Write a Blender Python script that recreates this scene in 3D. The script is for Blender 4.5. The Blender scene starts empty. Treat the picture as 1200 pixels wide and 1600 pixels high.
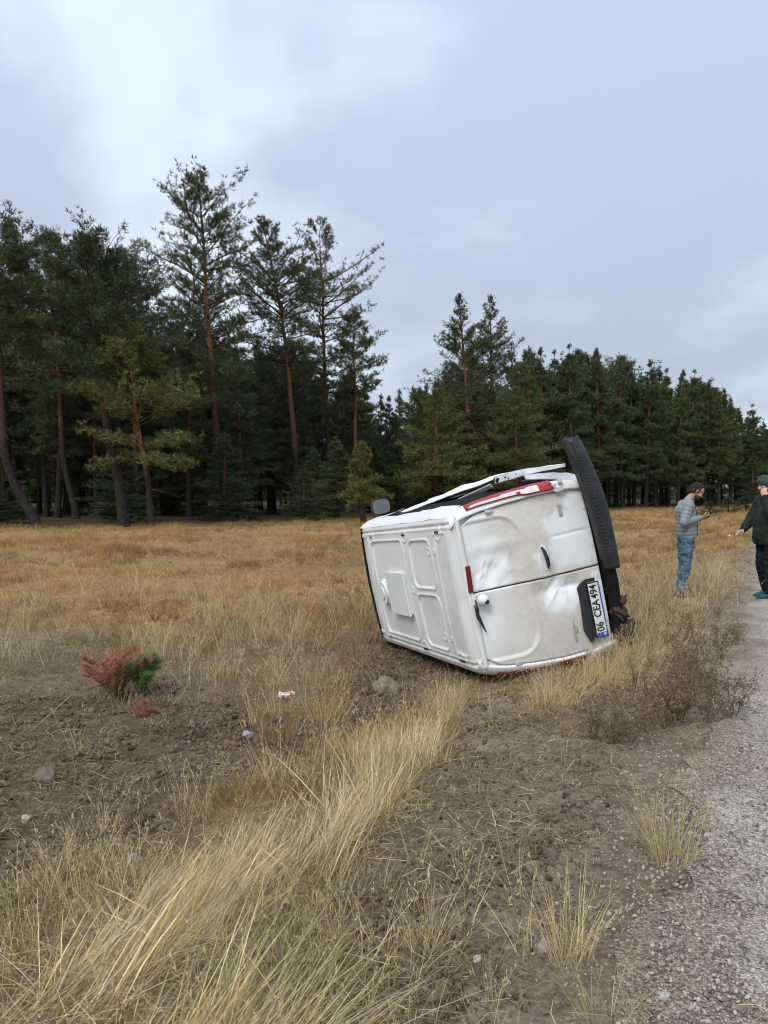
import bpy, bmesh, math, random
import numpy as np
from mathutils import Vector, Matrix, Euler

random.seed(7)
RNG = np.random.default_rng(11)
S = bpy.context.scene
C = S.collection
R = math.radians

# ------------------------------------------------------------------ camera
CAM_H = 1.6
FPX = 1200.0                      # focal length in pixels of the 1200x1600 frame
PITCH = math.atan(35 / 1200)
cam_d = bpy.data.cameras.new('camera')
cam_d.sensor_fit = 'VERTICAL'
cam_d.sensor_height = 32.0
cam_d.lens = 32.0 * FPX / 1600
cam_d.clip_start = 0.05
cam_d.clip_end = 3000
cam = bpy.data.objects.new('camera', cam_d)
cam.location = (0, 0, CAM_H)
cam.rotation_euler = (math.pi / 2 - PITCH, 0, 0)
C.objects.link(cam)
S.camera = cam

# ------------------------------------------------------------------ sky (overcast) and soft sun
SUN_EL, SUN_AZ = R(48), R(212)    # azimuth clockwise from +Y: behind the camera, to the left
world = bpy.data.worlds.new('World')
S.world = world
world.use_nodes = True
wn, wl = world.node_tree.nodes, world.node_tree.links
wn.clear()


def wnode(t, **kw):
    n = wn.new(t)
    for k, v in kw.items():
        setattr(n, k, v)
    return n


sky = wnode('ShaderNodeTexSky', sky_type='NISHITA', sun_disc=False)
sky.sun_elevation = SUN_EL
sky.sun_rotation = SUN_AZ
tc = wnode('ShaderNodeTexCoord')
sep = wnode('ShaderNodeSeparateXYZ')
wl.new(tc.outputs['Generated'], sep.inputs[0])


def wmath(op, a, b):
    n = wnode('ShaderNodeMath', operation=op)
    for i, v in enumerate((a, b)):
        if isinstance(v, (int, float)):
            n.inputs[i].default_value = v
        else:
            wl.new(v, n.inputs[i])
    return n.outputs[0]


zc = wmath('MAXIMUM', sep.outputs[2], 0.0)
den = wmath("ADD", zc, 0.33)
cx_ = wmath('DIVIDE', sep.outputs[0], den)
cy_ = wmath('DIVIDE', sep.outputs[1], den)
comb = wnode('ShaderNodeCombineXYZ')
wl.new(cx_, comb.inputs[0]); wl.new(cy_, comb.inputs[1])
comb.inputs[2].default_value = 3.7


def wnoise(scale, detail, rough, dist=0.0, off=(0, 0, 0)):
    mp = wnode('ShaderNodeMapping')
    mp.inputs['Location'].default_value = off
    wl.new(comb.outputs[0], mp.inputs[0])
    n = wnode('ShaderNodeTexNoise')
    n.inputs['Scale'].default_value = scale
    n.inputs['Detail'].default_value = detail
    n.inputs['Roughness'].default_value = rough
    n.inputs['Distortion'].default_value = dist
    wl.new(mp.outputs[0], n.inputs['Vector'])
    return n.outputs['Fac']


n1 = wnoise(1.15, 4, 0.5, 0.35, (1.1, 7.4, 0))
n2 = wnoise(3.2, 5, 0.55, 0.5, (9.0, 2.0, 0))
nsum = wmath('ADD', wmath("MULTIPLY", n1, 0.82), wmath("MULTIPLY", n2, 0.18))
ramp = wnode('ShaderNodeValToRGB')
cr = ramp.color_ramp
cr.interpolation = 'B_SPLINE'
cr.elements[0].position = 0.42; cr.elements[0].color = (0.340, 0.388, 0.478, 1)
cr.elements[1].position = 0.58; cr.elements[1].color = (0.54, 0.62, 0.695, 1)
e = cr.elements.new(0.5); e.color = (0.43, 0.492, 0.588, 1)
wl.new(nsum, ramp.inputs[0])
skys = wnode('ShaderNodeMix', data_type='RGBA', blend_type='MULTIPLY')
skys.inputs['Factor'].default_value = 1.0
wl.new(sky.outputs[0], skys.inputs['A']); skys.inputs['B'].default_value = (0.1, 0.1, 0.1, 1)
mixc = wnode('ShaderNodeMix', data_type='RGBA')
mixc.inputs['Factor'].default_value = 0.93
wl.new(skys.outputs['Result'], mixc.inputs['A']); wl.new(ramp.outputs[0], mixc.inputs['B'])
bg = wnode('ShaderNodeBackground')
wl.new(mixc.outputs['Result'], bg.inputs[0])
# an overcast sky is brighter towards the zenith than at the horizon
wl.new(wmath('ADD', wmath('MULTIPLY', zc, 0.62), 0.86), bg.inputs[1])
wo = wnode('ShaderNodeOutputWorld')
wl.new(bg.outputs[0], wo.inputs[0])

sun_d = bpy.data.lights.new('sun', 'SUN')
sun_d.energy = 1.5
sun_d.angle = R(28)
sun_d.color = (1.0, 0.975, 0.945)
sun = bpy.data.objects.new('sun', sun_d)
sdir = Vector((math.sin(SUN_AZ) * math.cos(SUN_EL), math.cos(SUN_AZ) * math.cos(SUN_EL), math.sin(SUN_EL)))
sun.rotation_euler = sdir.to_track_quat('Z', 'Y').to_euler()
sun.location = sdir * 50
C.objects.link(sun)

S.view_settings.view_transform = 'Standard'
S.view_settings.look = 'None'
S.view_settings.exposure = 0.58
S.view_settings.gamma = 1.0
S.view_settings.use_curve_mapping = False
S.render.engine = 'CYCLES'
S.cycles.max_bounces = 5
S.cycles.diffuse_bounces = 3
S.cycles.glossy_bounces = 2
S.cycles.transmission_bounces = 3
S.cycles.transparent_max_bounces = 6
S.cycles.use_denoising = True
S.cycles.use_adaptive_sampling = True
S.cycles.adaptive_threshold = 0.02
S.cycles.pixel_filter_type = 'BLACKMAN_HARRIS'
S.cycles.filter_width = 1.1


# ------------------------------------------------------------------ numpy noise
def _h(ix, iy, iz, seed):
    n = (ix.astype(np.int64) * 374761393 + iy.astype(np.int64) * 668265263 + iz.astype(np.int64) * 1442695041 + seed * 974711) & 0x7fffffff
    n = ((n ^ (n >> 13)) * 1274126177) & 0x7fffffff
    n = ((n ^ (n >> 16)) * 2246822519) & 0x7fffffff
    return ((n ^ (n >> 15)) & 0xffffff) / float(0xffffff)


def vnoise(x, y, z=0.0, seed=0):
    x, y, z = np.broadcast_arrays(np.asarray(x, float), np.asarray(y, float), np.asarray(z, float))
    ix, iy, iz = np.floor(x), np.floor(y), np.floor(z)
    fx, fy, fz = x - ix, y - iy, z - iz
    fx, fy, fz = [t * t * (3 - 2 * t) for t in (fx, fy, fz)]
    r = 0
    for a in (0, 1):
        for b in (0, 1):
            for c in (0, 1):
                w = (fx if a else 1 - fx) * (fy if b else 1 - fy) * (fz if c else 1 - fz)
                r = r + w * _h(ix + a, iy + b, iz + c, seed)
    return r


def fbm(x, y, z=0.0, seed=0, oct=4):
    r, a, t = 0, 0.5, 0
    for k in range(oct):
        r = r + a * vnoise(np.asarray(x) * 2 ** k, np.asarray(y) * 2 ** k, np.asarray(z) * 2 ** k, seed + k * 17)
        t += a
        a *= 0.5
    return r / t


def sstep(a, b, x):
    t = np.clip((np.asarray(x, float) - a) / (b - a), 0, 1)
    return t * t * (3 - 2 * t)


# ------------------------------------------------------------------ terrain shape
def road_d(x, y):
    """signed distance to the gravel's edge, positive on the road side"""
    return (x - 0.5 * y + 0.5) / 1.118


_D = np.array([-400, -9, -6, -4.2, -3.0, -2.3, -1.8, -1.3, -0.9, -0.4, 0.0, 400])
_H = np.array([-0.46, -0.46, -0.46, -0.44, -0.375, -0.305, -0.235, -0.105, -0.035, -0.005, 0.0, 0.0])


def macro(x, y):
    d = road_d(x, y)
    h = np.interp(d, _D, _H)
    r = np.hypot(x, y)
    k = sstep(-2.5, -5, d)
    h = h + k * (fbm(x / 5.0, y / 5.0, 0, 3, 3) - 0.5) * 0.22 * sstep(4, 12, r)
    h = h + (fbm(x / 1.4, y / 1.4, 0, 5, 2) - 0.5) * 0.10 * sstep(-0.7, -1.6, d)
    return h


CP, SP = math.cos(PITCH), math.sin(PITCH)


def ray(px, py):
    return np.array([(px - 600) / FPX, CP + SP * (800 - py) / FPX, -SP + CP * (800 - py) / FPX])


def G(px, py):
    """where the line of sight through a photo pixel meets the ground"""
    d = ray(px, py)
    t = 1.0
    lo, hi = 0.5, 400.0
    for _ in range(60):
        m = 0.5 * (lo + hi)
        p = d * m
        if p[2] + CAM_H > float(macro(p[0], p[1])):
            lo = m
        else:
            hi = m
    p = d * lo
    return np.array([p[0], p[1], float(macro(p[0], p[1]))])


def at_depth(px, depth):
    x = (px - 600) / FPX * depth
    return np.array([x, depth, float(macro(x, depth))])


def poly(pts):
    return np.array([G(*p)[:2] for p in pts])


def inside(P, x, y):
    r = np.zeros(np.shape(x), bool)
    n = len(P)
    j = n - 1
    for i in range(n):
        xi, yi, xj, yj = P[i, 0], P[i, 1], P[j, 0], P[j, 1]
        c = ((yi > y) != (yj > y)) & (x < (xj - xi) * (y - yi) / (yj - yi + 1e-12) + xi)
        r ^= c
        j = i
    return r


def poly_dist(P, x, y):
    """signed distance, positive inside"""
    d = np.full(np.shape(x), 1e9)
    n = len(P)
    for i in range(n):
        a, b = P[i], P[(i + 1) % n]
        e = b - a
        t = np.clip(((x - a[0]) * e[0] + (y - a[1]) * e[1]) / (e @ e + 1e-12), 0, 1)
        d = np.minimum(d, np.hypot(x - a[0] - t * e[0], y - a[1] - t * e[1]))
    return np.where(inside(P, x, y), d, -d)


# zones of the ground, as outlines on the ground
Z_SOIL_L = poly([(-120, 1080), (40, 1085), (130, 1090), (250, 1060), (330, 1090), (440, 1120), (560, 1040), (600, 990), (660, 1040), (720, 1085), (600, 1130), (520, 1150),
                 (420, 1215), (330, 1240), (230, 1330), (120, 1330), (60, 1400), (-150, 1480)])
Z_TRACK = poly([(740, 1080), (840, 1090), (830, 1130), (960, 1150), (1010, 1110), (1060, 1170), (1010, 1260), (930, 1330), (890, 1450), (900, 1600), (960, 1800), (480, 1800), (520, 1480),
                (560, 1340), (640, 1260), (700, 1180), (715, 1110)])
Z_STRAW = poly([(715, 1108), (660, 1155), (585, 1210), (510, 1265), (425, 1315), (355, 1375), (245, 1450), (140, 1530), (20, 1610), (-160, 1800), (330, 1800), (285, 1570), (315, 1470),
                (395, 1420), (480, 1350), (545, 1295), (610, 1240), (655, 1180), (695, 1115)])
Z_GREYFIELD = poly([(-150, 1000), (120, 985), (320, 1010), (480, 1000), (560, 990), (590, 1010), (520, 1080), (440, 1110), (300, 1100), (140, 1110), (-120, 1120)])
Z_CLEAR = poly([(560, 1000), (630, 1085), (740, 1125), (850, 1105), (940, 1035), (965, 990), (800, 990)])
Z_UNDERVAN = poly([(570, 1000), (640, 985), (760, 1010), (940, 1000), (960, 1010), (800, 1075), (700, 1060), (620, 1035)])


def micro(x, y):
    """lumps of loose soil"""
    d = road_d(x, y)
    r = np.hypot(x, y)
    m = np.clip(np.maximum(sstep(-0.15, 0.25, poly_dist(Z_SOIL_L, x, y)), 0.95 * sstep(-0.1, 0.2, poly_dist(Z_TRACK, x, y))), 0.18, 1)
    m = m * sstep(-0.05, -0.5, d) * sstep(40, 15, r)
    n = np.abs(fbm(x * 4.2, y * 4.2, 0, 21, 3) - 0.5) * 0.11 + (fbm(x * 11, y * 11, 0, 31, 2) - 0.5) * 0.055
    return m * n


def ground_z(x, y):
    return macro(x, y) + micro(x, y)


# ------------------------------------------------------------------ material helpers
class NT:
    def __init__(self, name, rough=0.8, spec=0.3):
        self.m = bpy.data.materials.new(name)
        self.m.use_nodes = True
        self.t = self.m.node_tree
        self.b = self.t.nodes['Principled BSDF']
        self.b.inputs['Roughness'].default_value = rough
        self.b.inputs['Specular IOR Level'].default_value = spec

    def n(self, t, **kw):
        x = self.t.nodes.new(t)
        for k, v in kw.items():
            setattr(x, k, v)
        return x

    def l(self, a, b):
        self.t.links.new(a, b)

    def attr(self, name):
        a = self.n('ShaderNodeAttribute'); a.attribute_name = name
        return a

    def pos(self):
        return self.n('ShaderNodeNewGeometry').outputs['Position']

    def obj(self):
        return self.n('ShaderNodeTexCoord').outputs['Object']

    def noise(self, vec, scale, detail=3, rough=0.55):
        x = self.n('ShaderNodeTexNoise')
        x.inputs['Scale'].default_value = scale
        x.inputs['Detail'].default_value = detail
        x.inputs['Roughness'].default_value = rough
        self.l(vec, x.inputs['Vector'])
        return x.outputs['Fac']

    def ramp(self, fac, stops):
        x = self.n('ShaderNodeValToRGB')
        el = x.color_ramp.elements
        for i, (p, c) in enumerate(stops):
            if i < 2:
                q = el[i]; q.position = p
            else:
                q = el.new(p)
            q.color = (*c, 1)
        self.l(fac, x.inputs[0])
        return x.outputs[0]

    def mix(self, fac, a, b, mode='MIX'):
        x = self.n('ShaderNodeMix', data_type='RGBA', blend_type=mode)
        for s, v in (('Factor', fac), ('A', a), ('B', b)):
            i = x.inputs[s]
            if isinstance(v, (int, float)):
                i.default_value = v
            elif isinstance(v, tuple):
                i.default_value = (*v, 1)
            else:
                self.l(v, i)
        return x.outputs['Result']

    def math(self, op, a, b=0.0):
        x = self.n('ShaderNodeMath', operation=op)
        for i, v in enumerate((a, b)):
            if isinstance(v, (int, float)):
                x.inputs[i].default_value = v
            else:
                self.l(v, x.inputs[i])
        return x.outputs[0]

    def bump(self, h, strength=0.3, dist=0.02):
        x = self.n('ShaderNodeBump')
        x.inputs['Strength'].default_value = strength
        x.inputs['Distance'].default_value = dist
        self.l(h, x.inputs['Height'])
        self.l(x.outputs[0], self.b.inputs['Normal'])

    def col(self, c):
        if isinstance(c, tuple):
            self.b.inputs['Base Color'].default_value = (*c, 1)
        else:
            self.l(c, self.b.inputs['Base Color'])
        return self

    def set(self, k, v):
        self.b.inputs[k].default_value = v
        return self


def plain(name, c, rough=0.6, spec=0.3, vary=0.12, scale=6, bump=0.0):
    t = NT(name, rough, spec)
    f = t.noise(t.obj(), scale, 4)
    lo = tuple(v * (1 - vary) for v in c)
    hi = tuple(min(1, v * (1 + vary)) for v in c)
    t.col(t.ramp(f, [(0.3, lo), (0.7, hi)]))
    if bump:
        t.bump(t.noise(t.obj(), scale * 6, 3), bump, 0.01)
    return t.m


# ------------------------------------------------------------------ mesh helpers
def mesh_np(name, V, F, mat=None, smooth=False, col=None, colname='Col'):
    """V (n,3), F (m,3) or (m,4) arrays"""
    me = bpy.data.meshes.new(name)
    V = np.asarray(V, np.float32); F = np.asarray(F, np.int32)
    k = F.shape[1]
    me.vertices.add(len(V)); me.vertices.foreach_set('co', V.ravel())
    me.loops.add(F.size); me.loops.foreach_set('vertex_index', F.ravel())
    me.polygons.add(len(F))
    me.polygons.foreach_set('loop_start', np.arange(0, F.size, k, dtype=np.int32))
    me.polygons.foreach_set('loop_total', np.full(len(F), k, np.int32))
    if smooth:
        me.polygons.foreach_set('use_smooth', np.ones(len(F), bool))
    if col is not None:
        a = me.color_attributes.new(colname, 'FLOAT_COLOR', 'POINT')
        c = np.ones((len(V), 4), np.float32); c[:, :3] = col
        a.data.foreach_set('color', c.ravel())
    me.update(calc_edges=True)
    if mat:
        me.materials.append(mat)
    return me


class MB:
    """collects polygons of any size into one mesh"""

    def __init__(self):
        self.v, self.f = [], []

    def add(self, vs, fs):
        o = len(self.v)
        self.v += [tuple(map(float, p)) for p in vs]
        self.f += [tuple(i + o for i in f) for f in fs]
        return self

    def box(self, c, s, rot=None):
        c, h = Vector(c), Vector(s) / 2
        ps = [Vector((a * h.x, b * h.y, d * h.z)) for a in (-1, 1) for b in (-1, 1) for d in (-1, 1)]
        if rot is not None:
            ps = [rot @ p for p in ps]
        return self.add([c + p for p in ps], [(0, 1, 3, 2), (4, 6, 7, 5), (0, 4, 5, 1), (2, 3, 7, 6), (0, 2, 6, 4), (1, 5, 7, 3)])

    def tube(self, pts, rad, n=8, cap=True, squash=None):
        pts = [Vector(p) for p in pts]
        if not hasattr(rad, '__len__'):
            rad = [rad] * len(pts)
        vs, fs = [], []
        ref = Vector((0.3, 0.2, 1)).normalized()
        for i, p in enumerate(pts):
            d = (pts[min(i + 1, len(pts) - 1)] - pts[max(i - 1, 0)]).normalized()
            u = d.cross(ref)
            if u.length < 1e-3:
                u = d.cross(Vector((1, 0, 0)))
            u.normalize(); w = d.cross(u)
            for k in range(n):
                a = 2 * math.pi * k / n
                vs.append(p + rad[i] * (math.cos(a) * u + math.sin(a) * w * (squash or 1)))
        m = len(pts)
        for i in range(m - 1):
            for k in range(n):
                fs.append((i * n + k, i * n + (k + 1) % n, (i + 1) * n + (k + 1) % n, (i + 1) * n + k))
        if cap:
            fs.append(tuple(range(n))[::-1]); fs.append(tuple((m - 1) * n + k for k in range(n)))
        return self.add(vs, fs)

    def prism(self, P, off):
        """polygon P (3-D points) extruded by the vector off"""
        n = len(P); off = Vector(off)
        a = [Vector(p) for p in P]
        b = [p + off for p in a]
        return self.add(a + b, [tuple(range(n)), tuple(range(2 * n - 1, n - 1, -1))] + [(i, i + n, (i + 1) % n + n, (i + 1) % n) for i in range(n)])

    def grid(self, P, closed=False):
        """P[i][j] points"""
        a, b = len(P), len(P[0])
        fs = [(i * b + j, i * b + j + 1, (i + 1) * b + j + 1, (i + 1) * b + j) for i in range(a - 1) for j in range(b - 1)]
        return self.add([p for r in P for p in r], fs)

    def mesh(self, name, mat, smooth=False, bevel=0.0):
        me = bpy.data.meshes.new(name)
        me.from_pydata(self.v, [], self.f)
        bm = bmesh.new(); bm.from_mesh(me)
        bmesh.ops.recalc_face_normals(bm, faces=bm.faces)
        if bevel:
            bmesh.ops.bevel(bm, geom=[e for e in bm.edges if len(e.link_faces) == 2 and e.calc_face_angle(0) > 0.6], offset=bevel, segments=2, affect='EDGES', profile=0.6)
        bm.to_mesh(me); bm.free()
        if smooth:
            me.polygons.foreach_set('use_smooth', np.ones(len(me.polygons), bool))
        if mat:
            me.materials.append(mat)
        return me

    def build(self, name, mat, parent=None, smooth=False, bevel=0.0):
        return link(name, self.mesh(name, mat, smooth, bevel), parent)


def link(name, me, parent=None):
    o = bpy.data.objects.new(name, me)
    C.objects.link(o)
    if parent:
        o.parent = parent
    return o


def empty(name, loc=(0, 0, 0), rz=0.0):
    o = bpy.data.objects.new(name, None)
    o.empty_display_size = 0.2
    o.location = loc
    o.rotation_euler = (0, 0, rz)
    C.objects.link(o)
    return o


def tag(o, label, cat=None, group=None, kind=None):
    if label: o['label'] = label
    if cat: o['category'] = cat
    if group: o['group'] = group
    if kind: o['kind'] = kind
    return o


def grid_faces(a, b):
    i, j = np.meshgrid(np.arange(a - 1), np.arange(b - 1), indexing='ij')
    k = (i * b + j).ravel()
    return np.stack([k, k + 1, k + b + 1, k + b], 1)


# ------------------------------------------------------------------ ground sheet
def make_ground():
    nx, ny = 520, 560
    a = 2.6
    u = np.linspace(-1, 1, nx); v = np.linspace(-1, 1, ny)
    X1 = 0.2 + a * np.sinh(u * np.arcsinh(900 / a))
    Y1 = 4.2 + a * np.sinh(v * np.arcsinh(900 / a))
    X, Y = np.meshgrid(X1, Y1, indexing='ij')
    X, Y = X.ravel(), Y.ravel()
    Zz = ground_z(X, Y)
    r = np.hypot(X, Y)
    # colour of the earth itself: dry field litter, dug soil, grey track, needle litter under the wood
    n = fbm(X / 1.7, Y / 1.7, 0, 41, 4)
    n2 = fbm(X * 3.1, Y * 3.1, 0, 47, 3)
    n3 = fbm(X / 6.0, Y / 6.0, 0, 49, 3)
    field = np.stack([0.345 + 0.12 * (n3 - 0.5), 0.232 + 0.06 * (n3 - 0.5), 0.108 + 0.02 * (n3 - 0.5)], 1) * (0.75 + 0.5 * n[:, None])
    soil = np.array([0.165, 0.114, 0.075]) * (0.60 + 0.8 * n2[:, None])
    track = np.array([0.315, 0.24, 0.172]) * (0.62 + 0.42 * n[:, None] + 0.34 * n2[:, None])
    greyf = np.array([0.25, 0.195, 0.14]) * (0.7 + 0.6 * n2[:, None])
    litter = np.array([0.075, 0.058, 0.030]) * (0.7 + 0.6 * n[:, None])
    col = field
    for Zp, cc, w in ((Z_GREYFIELD, greyf, 0.7), (Z_SOIL_L, soil, 0.35), (Z_STRAW, soil * 1.25, 0.2), (Z_TRACK, track, 0.3), (Z_UNDERVAN, soil * 0.9, 0.25)):
        dd = poly_dist(Zp, X, Y) + (n2 - 0.5) * 0.8 * w * 2
        k = sstep(-w, w, dd)[:, None]
        col = col * (1 - k) + cc * k
    d = road_d(X, Y)
    k = (sstep(-1.3, -0.4, d + (n2 - 0.5) * 0.8) * sstep(30, 10, r))[:, None]
    col = col * (1 - k) + track * 1.05 * k
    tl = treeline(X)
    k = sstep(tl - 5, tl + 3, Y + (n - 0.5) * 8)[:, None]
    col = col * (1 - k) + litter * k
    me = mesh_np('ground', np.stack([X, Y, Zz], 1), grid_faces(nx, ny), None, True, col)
    t = NT('ground_earth', 0.95, 0.1)
    c = t.attr('Col').outputs['Color']
    p = t.pos()
    f = t.noise(p, 38, 6, 0.7)
    c2 = t.mix(1.0, c, t.ramp(f, [(0.25, (0.36, 0.36, 0.36)), (0.55, (1, 1, 1)), (0.78, (1.9, 1.85, 1.75))]), 'MULTIPLY')
    c2 = t.mix(1.0, c2, t.ramp(t.noise(p, 8, 4, 0.65), [(0.3, (0.66, 0.64, 0.62)), (0.5, (1, 1, 1)), (0.7, (1.35, 1.33, 1.3))]), 'MULTIPLY')
    t.col(c2)
    t.bump(t.noise(p, 30, 7, 0.75), 0.9, 0.05)
    me.materials.append(t.m)
    o = link('ground', me)
    tag(o, None, None, None, 'structure')


def treeline(x):
    """how far the field goes before the pines begin"""
    return np.interp(x, [-60, -22, -8, 0, 6, 14, 25, 45, 120], [40, 41, 46, 55, 60, 66, 80, 95, 150])


make_ground()

# the road: gravel shoulder and the asphalt's edge, in coordinates along and across the road
U_AL = np.array([0.5, 1.0]) / np.hypot(0.5, 1.0)
U_AC = np.array([1.0, -0.5]) / np.hypot(0.5, 1.0)


def road_xy(s, d):
    o = np.array([-0.5, 0.0])
    # point at distance d to the right of the edge line, s along it
    return o[0] + U_AL[0] * s + U_AC[0] * d * 1.0, o[1] + U_AL[1] * s + U_AC[1] * d * 1.0


def make_road():
    s = np.concatenate([np.linspace(-30, 0, 40), np.linspace(0.04, 24, 420), np.geomspace(24.5, 900, 60)])
    q = np.linspace(0, 1, 46)
    Sg, Q = np.meshgrid(s, q, indexing='ij')
    edge = 0.08 + (fbm(s / 0.7, s * 0 + 2.2, 0, 61, 4) - 0.5) * 0.85
    D = edge[:, None] + Q ** 1.4 * (1.35 - edge[:, None])
    X, Y = road_xy(Sg, D)
    Zz = ground_z(X, Y) + 0.008 + 0.024 * sstep(4, 12, Y) * sstep(0.0, 0.12, Q) + (fbm(X * 9, Y * 9, 0, 63, 3) - 0.5) * 0.016 * sstep(0, 0.2, Q)
    n = fbm(X * 1.2, Y * 1.2, 0, 65, 4)
    col = np.array([0.49, 0.45, 0.405])[None, None, :] * (0.72 + 0.56 * n[..., None])
    k = sstep(0.14, 0.62, D + (fbm(X * 2.3, Y * 2.3, 0, 67, 4) - 0.5) * 0.75)[..., None]
    dirt_c = np.array([0.315, 0.25, 0.192]) * (0.7 + 0.6 * fbm(X * 3.1, Y * 3.1, 0, 47, 3)[..., None])
    col = dirt_c * (1 - k) + col * k
    me = mesh_np('gravel_shoulder', np.stack([X, Y, Zz], -1).reshape(-1, 3), grid_faces(len(s), len(q)), None, True, col.reshape(-1, 3))
    t = NT('gravel_chips', 0.9, 0.15)
    c = t.attr('Col').outputs['Color']
    p = t.pos()
    vo = t.n('ShaderNodeTexVoronoi'); vo.inputs['Scale'].default_value = 92
    t.l(p, vo.inputs['Vector'])
    hs = t.n('ShaderNodeSeparateColor'); t.l(vo.outputs['Color'], hs.inputs[0])
    cc = t.ramp(hs.outputs[0], [(0.0, (0.50, 0.48, 0.47)), (0.55, (0.98, 0.95, 0.92)), (1.0, (1.50, 1.45, 1.40))])
    t.col(t.mix(1.0, c, cc, 'MULTIPLY'))
    t.bump(t.math('MULTIPLY', vo.outputs['Distance'], -1.0), 0.9, 0.02)
    me.materials.append(t.m)
    o = link('gravel_shoulder', me); tag(o, None, kind='structure')
    q = np.linspace(0, 1, 14)
    Sg, Q = np.meshgrid(s, q, indexing='ij')
    edge = 1.05 + (fbm(s / 0.9, s * 0 + 5.2, 0, 71, 4) - 0.5) * 0.22
    D = edge[:, None] + Q * (7.2 - edge[:, None])
    X, Y = road_xy(Sg, D)
    Zz = np.where(Q == 0, -0.01, 0.030 + 0.02 * np.sin(Q * math.pi))
    me = mesh_np('road', np.stack([X, Y, Zz], -1).reshape(-1, 3), grid_faces(len(s), len(q)), None, True)
    t = NT('asphalt', 0.85, 0.3)
    p = t.pos()
    t.col(t.mix(0.5, t.ramp(t.noise(p, 90, 4, 0.7), [(0.3, (0.05, 0.052, 0.056)), (0.7, (0.14, 0.14, 0.145))]), t.ramp(t.noise(p, 1.2, 4), [(0.3, (0.07, 0.07, 0.075)), (0.7, (0.11, 0.108, 0.105))])))
    t.bump(t.noise(p, 120, 3, 0.7), 0.6, 0.01)
    me.materials.append(t.m)
    o = link('road', me); tag(o, None, kind='structure')


make_road()

# ------------------------------------------------------------------ pines
def bark_mat():
    t = NT('pine_bark', 0.95, 0.1)
    c = t.attr('Col').outputs['Color']
    o = t.obj()
    mp = t.n('ShaderNodeMapping'); mp.inputs['Scale'].default_value = (1, 1, 0.3)
    t.l(o, mp.inputs[0])
    f = t.noise(mp.outputs[0], 14, 5, 0.7)
    t.col(t.mix(1.0, c, t.ramp(f, [(0.3, (0.35, 0.33, 0.33)), (0.55, (1, 1, 1)), (0.75, (1.7, 1.6, 1.5))]), 'MULTIPLY'))
    t.bump(f, 1.0, 0.06)
    return t.m


def needle_mat():
    t = NT('pine_needles', 0.62, 0.25)
    c = t.attr('Col').outputs['Color']
    r = t.n('ShaderNodeObjectInfo').outputs['Random']
    t.col(t.mix(1.0, c, t.ramp(r, [(0.0, (0.80, 0.86, 0.84)), (0.5, (1, 1, 1)), (1.0, (1.18, 1.10, 0.92))]), 'MULTIPLY'))
    return t.m


M_BARK, M_NEEDLE = bark_mat(), needle_mat()


def tubes_np(paths, rads, n=5):
    """many tapering tubes, paths (k,m,3), rads (k,m)"""
    P = np.asarray(paths); k, m, _ = P.shape
    T = np.gradient(P, axis=1)
    T /= np.linalg.norm(T, axis=2, keepdims=True) + 1e-9
    ref = np.where(np.abs(T[..., 2:3]) > 0.9, np.array([1.0, 0, 0]), np.array([0, 0, 1.0]))
    U = np.cross(T, ref); U /= np.linalg.norm(U, axis=2, keepdims=True) + 1e-9
    W = np.cross(T, U)
    a = np.arange(n) * 2 * math.pi / n
    V = P[:, :, None, :] + np.asarray(rads)[:, :, None, None] * (np.cos(a)[None, None, :, None] * U[:, :, None, :] + np.sin(a)[None, None, :, None] * W[:, :, None, :])
    i, j, q = np.meshgrid(np.arange(k), np.arange(m - 1), np.arange(n), indexing='ij')
    b = (i * m + j) * n
    F = np.stack([b + q, b + (q + 1) % n, b + n + (q + 1) % n, b + n + q], -1).reshape(-1, 4)
    return V.reshape(-1, 3), F


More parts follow.
